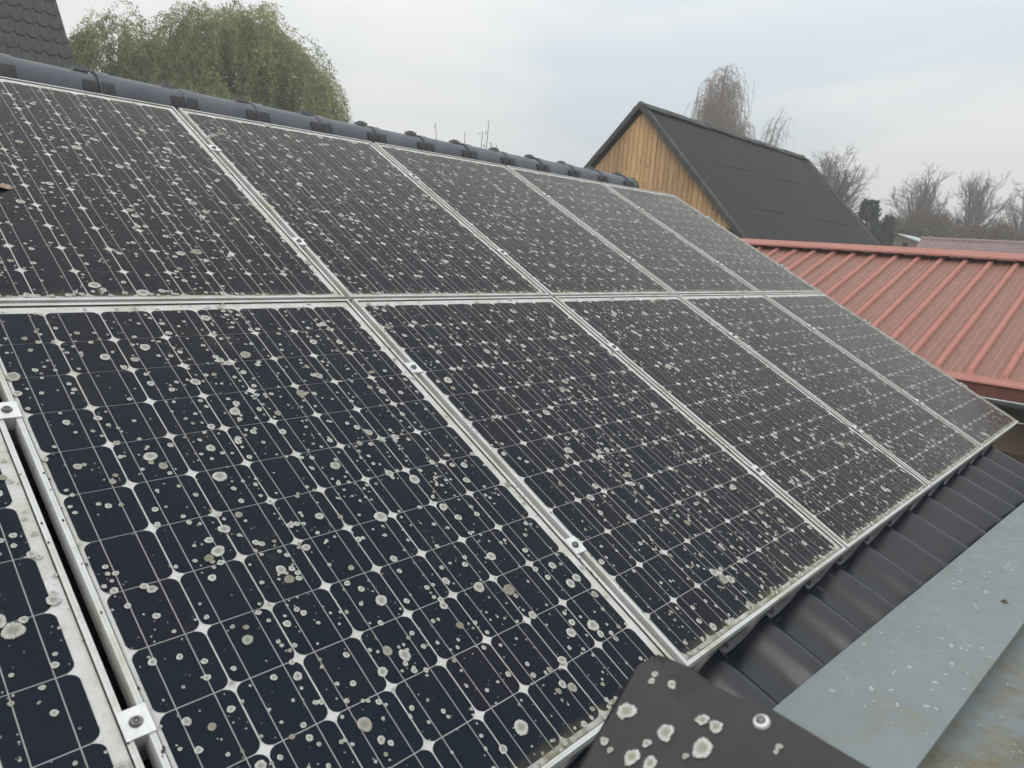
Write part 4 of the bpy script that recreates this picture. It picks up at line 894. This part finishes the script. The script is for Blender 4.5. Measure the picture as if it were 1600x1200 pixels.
def bare_tree(name, loc, H, rad, split, nlimb, label, trunk_r=.17, droop=.0, twigs=11, depth2=3, flat=1.0):
    """trunk that splits low into limbs fanning out to a rounded dome, each limb dividing into ever finer twigs"""
    root = tag(empty(name, loc), label, 'tree'); A, Bt = [], []
    A.append(([(0, 0, 0), (.03, .02, split*.5), (0, .04, split)], [trunk_r*1.2, trunk_r, trunk_r*.9]))
    def limb(p0, d0, p1, r0, r1, n=6, wob=.05):
        L = np.linalg.norm(p1 - p0); t = np.linspace(0, 1, n)[:, None]; c = p0 + d0*L*.55
        P = (1 - t)**2*p0 + 2*t*(1 - t)*c + t**2*p1 + rng.normal(0, wob*L*.25, (n, 3))*np.sin(np.pi*t); P[0] = p0
        return P, np.linspace(r0, r1, n)
    top = np.array([0, .03, split])
    for k in range(nlimb):
        a = 2*math.pi*(k + rng.uniform(-.3, .3))/nlimb; el = rng.uniform(.25, 1.35) if k % 3 else rng.uniform(.95, 1.5)
        q = np.array([math.cos(a)*math.cos(el)*rad, math.sin(a)*math.cos(el)*rad, math.sin(el)*(H - split)*flat])*rng.uniform(.72, .9)
        p0 = np.array([0, .03, split*rng.uniform(.80, 1.0)]); P, r = limb(p0, unit(np.array([q[0], q[1], abs(q[2]) + rad*.7])), top + q, trunk_r*.50, trunk_r*.12); A.append((P, r))
        for b in range(twigs):
            f = rng.uniform(.25, .98); ii = int(f*5); base = P[ii] + (P[ii+1] - P[ii])*(f*5 - ii); d = unit(P[ii+1] - P[ii])
            d2 = unit(d + rng.normal(0, .55, 3) + np.array([0, 0, .12])); L = rad*rng.uniform(.28, .55)*(1.15 - .5*f); e = base + d2*L + np.array([0, 0, .10*L - droop*L])
            Q, rq = limb(base, unit(d*.6 + d2*.6), e, trunk_r*.16*(1.1 - .5*f), .012, 5); Bt.append((Q, rq))
            for c in range(depth2*2):
                f2 = rng.uniform(.2, 1.0); jj = min(int(f2*4), 3); b2 = Q[jj] + (Q[jj+1] - Q[jj])*(f2*4 - jj); dd = unit(Q[jj+1] - Q[jj]); d3 = unit(dd + rng.normal(0, .6, 3) + np.array([0, 0, .2])); L3 = L*rng.uniform(.3, .6)
                T, rt = limb(b2, dd, b2 + d3*L3, .011, .006, 4); Bt.append((T, rt))
                for e_ in range(3):
                    f3 = rng.uniform(.25, 1.0); kk = min(int(f3*3), 2); b3 = T[kk] + (T[kk+1] - T[kk])*(f3*3 - kk); d4 = unit(d3 + rng.normal(0, .55, 3) + np.array([0, 0, .25])); Bt.append((np.array([b3, b3 + d4*L3*.28, b3 + d4*L3*.55 + np.array([0, 0, .02])]), [.007, .006, .004]))
    obj('trunk', tubes_mesh('trunk', A, M['bark'], 6), parent=root); obj('crown', tubes_mesh('crown', Bt, M['twig'], 3), parent=root)
    return root
rng = np.random.default_rng(5)
bare_tree('bare_tree', (65.8, 17.4, 0), 11.2, 3.5, 5.0, 22, 'round bare tree standing over the brick hut')
bare_tree('bare_tree', (66.6, 13.9, 0), 11.3, 3.6, 5.2, 22, 'wide bare tree with trunk rising behind the purple tiled roof', .19)
bare_tree('bare_tree', (67.6, 10.4, 0), 10.6, 3.2, 5.0, 18, 'slender bare tree before the distant red roofed house', .14)
bare_tree('bare_tree', (45.6, 17.3, 0), 10.5, 3.6, 4.4, 22, 'dense twiggy bare tree beside the barn and dark conifer', .17, .1)

def leaf_cards(P, D, L, Wd, rnd, mat, name):
    """thin leaf quads: P bases, D directions, L lengths, Wd widths"""
    n = len(P); D = D/(np.linalg.norm(D, axis=1, keepdims=True) + 1e-9); side = np.cross(D, rng.normal(0, 1, (n, 3))); side /= (np.linalg.norm(side, axis=1, keepdims=True) + 1e-9)
    L = np.broadcast_to(np.asarray(L), (n,))[:, None]; Wd = np.broadcast_to(np.asarray(Wd), (n,))[:, None]
    V = np.stack([P, P + D*L*.5 + side*Wd*.5, P + D*L, P + D*L*.45 - side*Wd*.5], 1).reshape(-1, 3)
    F = np.arange(4*n).reshape(n, 4)
    return fmesh(name, V, F, mat, {'rnd': np.repeat(rnd, 4)})
# weeping willow
def willow(loc, lobes, nstr, label):
    root = tag(empty('willow_tree', loc), label, 'tree'); lines = []; P, D, RN = [], [], []; strands = []
    lines.append(([(0, 0, 0), (.1, 0, 2.0), (0, .1, 3.6)], [.42, .34, .30]))
    ax = np.array(loc)
    for (c, rad) in lobes:
        c = np.array(c) - ax
        for k in range(5):
            e = c + np.clip(rng.normal(0, .33, 3), -.6, .45)*np.array(rad); mid = np.array([0, 0, 3.6])*.45 + e*.55 + np.array([0, 0, .6]) + rng.normal(0, .25, 3); lines.append(([np.array([0, .1, 3.4]), mid, e, e + np.array([rng.normal(0, .3), rng.normal(0, .3), rad[2]*.10])], [.15, .08, .03, .008]))
    wts = np.array([r[0]*r[1]*r[2] for _, r in lobes]); wts = wts/wts.sum()
    for _ in range(nstr):
        li = rng.choice(len(lobes), p=wts); c, rad = lobes[li]; c = np.array(c) - ax
        q = unit(rng.normal(0, 1, 3)); q[2] = abs(q[2])*1.0 - .18; rr = rng.uniform(.35, 1.0)**.5
        st = c + q*np.array(rad)*rr*(1 + rng.normal(0, .07)); L = rng.uniform(.7, 2.5)*(1 if rr > .6 else .8); n = int(L/.13)
        outv = np.array([q[0], q[1], 0]); pos = st.copy(); d = unit(outv*.9 + np.array([0, 0, .35]) + rng.normal(0, .25, 3)); pl = [pos.copy()]
        tone = np.clip(rng.normal(.42, .22) + .25*(q[0]*.6 - q[1]*.5)*rr, 0, 1)  # sunlit right rim put into the leaf colour: paler, yellower towards that side
        for i in range(n):
            d = unit(d + np.array([0, 0, -.30]) + rng.normal(0, .10, 3)); pos = pos + d*.13; pl.append(pos.copy())
            for _l in range(6):
                P.append(pos + rng.normal(0, .06, 3)); D.append(d*.6 + np.array([0, 0, -.35]) + rng.normal(0, .55, 3)); RN.append(np.clip(tone + rng.normal(0, .13), 0, 1))
        if rng.random() < .25 and len(pl) > 3: strands.append((pl[::2] if len(pl) > 5 else pl, np.full(len(pl[::2]) if len(pl) > 5 else len(pl), .007)))
    obj('trunk', tubes_mesh('willow_trunk', lines, M['bark'], 6), parent=root); obj('twigs', tubes_mesh('willow_twigs', strands, M['twig'], 3), parent=root)
    P = np.array(P); cr = obj('crown', leaf_cards(P, np.array(D), rng.uniform(.09, .17, len(P)), rng.uniform(.026, .046, len(P)), np.array(RN), M['willow'], 'willow_leaves'), parent=root)
    return root
willow((12.6, 27.3, 0), [((9.75, 28.4, 8.7), (1.25, 1.25, 1.5)), ((11.2, 27.8, 8.3), (1.3, 1.4, 1.5)), ((12.7, 27.2, 9.5), (1.7, 1.7, 1.7)), ((13.6, 26.8, 9.7), (1.5, 1.6, 1.6)), ((14.9, 26.1, 8.5), (1.35, 1.5, 1.5)), ((12.4, 27.2, 7.2), (3.4, 2.4, 1.5)), ((9.2, 28.7, 7.6), (.9, 1.0, 1.1)), ((15.3, 25.9, 7.3), (1.1, 1.1, 1.2))], 2700, 'large weeping willow with olive green leaves behind the ridge')
# weeping birch
def weeping(name, loc, H, lean, spread_, top_pts, nst, label, leafy, lmin=.8, lmax=2.6):
    root = tag(empty(name, loc), label, 'tree'); lines = []; strands = []; P, D, RN = [], [], []
    for tp in top_pts:
        tp = np.array(tp); mid = np.array([tp[0]*.35, tp[1]*.35, H*.55]); lines.append(([np.array([0, 0, 0]), np.array([0, 0, H*.3]), mid, tp*np.array([.8, .8, .93]), tp], [.16, .13, .08, .04, .015]))
    for _ in range(nst):
        tp = np.array(top_pts[rng.integers(len(top_pts))]); f_ = rng.uniform(.45, 1.0); base = np.array([tp[0]*.35, tp[1]*.35, H*.55]); st = base + (tp - base)*f_ + rng.normal(0, spread_*.25, 3)*np.array([1, 1, .5])
        a = rng.uniform(0, 6.28); d = unit(np.array([math.cos(a), math.sin(a), .5])); pos = st.copy(); pl = [pos.copy()]; L = rng.uniform(lmin, lmax)
        for i in range(int(L/.16)):
            d = unit(d + np.array([0, 0, -.42]) + rng.normal(0, .07, 3)); pos = pos + d*.16; pl.append(pos.copy())
            if leafy and rng.random() < leafy:
                for _k in range(2): P.append(pos + rng.normal(0, .06, 3)); D.append(np.array([0, 0, -1]) + rng.normal(0, .5, 3)); RN.append(rng.random())
        if len(pl) > 2: strands.append((pl, np.linspace(.013, .006, len(pl))))
    obj('trunk', tubes_mesh('birch_trunk', lines, M['birchbark'], 5), parent=root); obj('crown', tubes_mesh('birch_strands', strands, M['birchtwig'], 3), parent=root)
    if P: obj('leaves', leaf_cards(np.array(P), np.array(D), .075, .05, np.array(RN), M['birchleaf'], 'birch_leaves'), parent=root)
    return root
weeping('birch_tree', (52.4, 29.1, 0), 17.2, 0, 1.4, [(0.2, -.2, 17.6), (-.5, .8, 16.6), (.4, -1.0, 16.4), (-.3, 1.1, 15.0), (.3, -1.2, 14.4), (.5, .1, 16.9), (.6, -2.0, 13.4)], 1000, 'tall weeping birch with russet drooping strands beyond the barn ridge', .9, 1.2, 3.8)
weeping('birch_tree', (49.6, 24.6, 0), 12.6, 0, .7, [(0.1, -1.9, 13.5), (.2, -1.2, 13.0), (.1, -2.3, 12.9), (.1, -1.5, 12.2)], 150, 'leafless drooping birch leaning over the barn ridge', 0, .7, 1.9)
# conifer, hedge
def mass(name, loc, label, cat, mat, gen, n, L, Wd, stems):
    root = tag(empty(name, loc), label, cat); P, D, RN = gen(n); obj('crown' if cat == 'tree' else 'foliage', leaf_cards(P, D, rng.uniform(*L, len(P)), rng.uniform(*Wd, len(P)), RN, M[mat], name + '_foliage'), parent=root)
    obj('trunk' if cat == 'tree' else 'stems', tubes_mesh(name + '_stems', stems, M['bark'], 5), parent=root); return root
def con_gen(n):
    z = rng.uniform(.3, 7.1, n); r = .85*(1 - ((z - 3.2)/4.6)**2)**.5*np.where(z > 6, .7, 1)*(1 + .07*np.sin(z*3.1)); a = rng.uniform(0, 6.28, n); q = rng.uniform(.6, 1.05, n)
    r = r*(1 + .25*np.sin(a*3 + z*1.7)); P = np.stack([r*q*np.cos(a), r*q*np.sin(a), z], 1); D = np.stack([np.cos(a)*.5, np.sin(a)*.5, np.full(n, .7)], 1) + rng.normal(0, .4, (n, 3)); return P, D, rng.random(n)
mass('conifer_tree', (45.3, 14.75, 0), 'dark green conifer beside the far edge of the barn roof', 'tree', 'conifer', con_gen, 7000, (.12, .30), (.05, .10), [([(0, 0, 0), (0, 0, 3), (0, 0, 6.8)], [.14, .1, .03])])
def con_gen2(n):
    P, D, RN = con_gen(n); return P*np.array([.62, .62, .90]), D, RN*.4 + .6
mass('conifer_tree', (46.6, 13.95, 0), 'small olive conifer between the dark conifer and brown hedge', 'tree', 'conifer', con_gen2, 3500, (.10, .24), (.04, .09), [([(0, 0, 0), (0, 0, 3), (0, 0, 5.8)], [.1, .08, .02])])
def hedge_gen(n):
    y = rng.uniform(-6.5, 4.6, n); top = 7.0 + .3*np.sin(y*1.3) + .2*np.sin(y*3.7 + 1) - .16*np.maximum(0, -y + 1); z = rng.uniform(0, 1, n)**.7*top; x = rng.normal(0, .6, n)
    P = np.stack([x, y, z + rng.normal(0, .15, n)], 1); D = rng.normal(0, .5, (n, 3)) + np.array([0, 0, .8]); return P, D, rng.random(n)
stems = []
for k in range(420):
    y = rng.uniform(-6.5, 4.6); h = rng.uniform(5.8, 7.6) - .16*max(0, -y + 1); stems.append(([(rng.normal(0, .5), y, 0), (rng.normal(0, .5), y + rng.normal(0, .2), h*.6), (rng.normal(0, .6), y + rng.normal(0, .5), h)], [.035, .022, .008]))
mass('hedge', (57.5, 13.4, 0), 'tall brown leafless hedge behind the brick hut', 'hedge', 'hedge', hedge_gen, 40000, (.12, .28), (.05, .11), stems)
# twigs showing over the ridge
tw = tag(empty('young_shrub', (6.15, 6.55, 0)), 'young shrub with few bare twig tips poking above the ridge', 'shrub'); lines = []; B_ = np.array([6.15, 6.55, 0])
for q in ((6.265, 6.462, 4.95), (6.061, 6.653, 4.80), (5.798, 6.884, 4.85), (6.215, 6.510, 4.82), (6.343, 6.385, 4.68), (6.12, 6.60, 4.66), (6.29, 6.43, 4.70)):
    e = np.array(q) - B_; lines.append(([np.zeros(3), e*np.array([.2, .2, .4]) + rng.normal(0, .02, 3), e*np.array([.8, .8, .85]), e], [.02, .014, .006, .003]))
obj('stems', tubes_mesh('shrub_stems', lines, M['bark'], 5), parent=tw)
P = []; 
for q in ((6.25, 6.475, 4.80), (6.24, 6.48, 4.72), (6.205, 6.52, 4.78), (5.80, 6.88, 4.835), (6.30, 6.42, 4.665), (6.34, 6.39, 4.66), (6.28, 6.44, 4.69), (6.24, 6.50, 4.65)): P += [np.array(q) - B_ + rng.normal(0, .006, 3) for _ in range(3)]
obj('buds', leaf_cards(np.array(P), rng.normal(0, 1, (len(P), 3)), .028, .016, rng.random(len(P)), M['birchleaf'], 'buds'), parent=tw)

# ------------------------------------------------------------------ last small details on the trim
o = obj('screw_head', SCR[0], parent=trm, loc=TRIM_SCREW[0] - trm.location); o.rotation_euler = TRIM_SCREW[1].to_track_quat('Z', 'Y').to_euler()
o = obj('sealing_washer', SCR[1], parent=trm, loc=TRIM_SCREW[0] - trm.location); o.rotation_euler = TRIM_SCREW[1].to_track_quat('Z', 'Y').to_euler()
for i, (ri, l, fo, r) in enumerate([(3, .067, .05, .0115), (3, .283, .95, .0105), (3, .567, .50, .0075), (3, .633, .95, .0081), (4, .450, .50, .0120), (4, .150, .75, .0096), (4, .200, .30, .0052), (1, .217, .20, .0039), (1, .500, .35, .0054), (1, .183, .60, .0039), (4, .03, .20, .0053), (4, .217, .95, .0081), (4, .067, .50, .0038), (4, .350, .75, .0036), (4, .833, .85, .0036), (4, .800, .95, .0029)]):
    trim_lichen(ri, l, fo, r*.92, i % 7)

# ------------------------------------------------------------------ damp autumn air
hz = MB(); hz.box(-12, 135, -30, 75, -1.0, 21.0)
t = NT('haze_air'); pv = t.n('ShaderNodeVolumePrincipled'); pv.inputs['Color'].default_value = (.93, .95, .97, 1); pv.inputs['Density'].default_value = .0042; pv.inputs['Anisotropy'].default_value = .2
t.l(pv.outputs[0], t.out.inputs['Volume'])
tag(obj('haze', hz.mesh('haze', t.m)), kind='stuff')
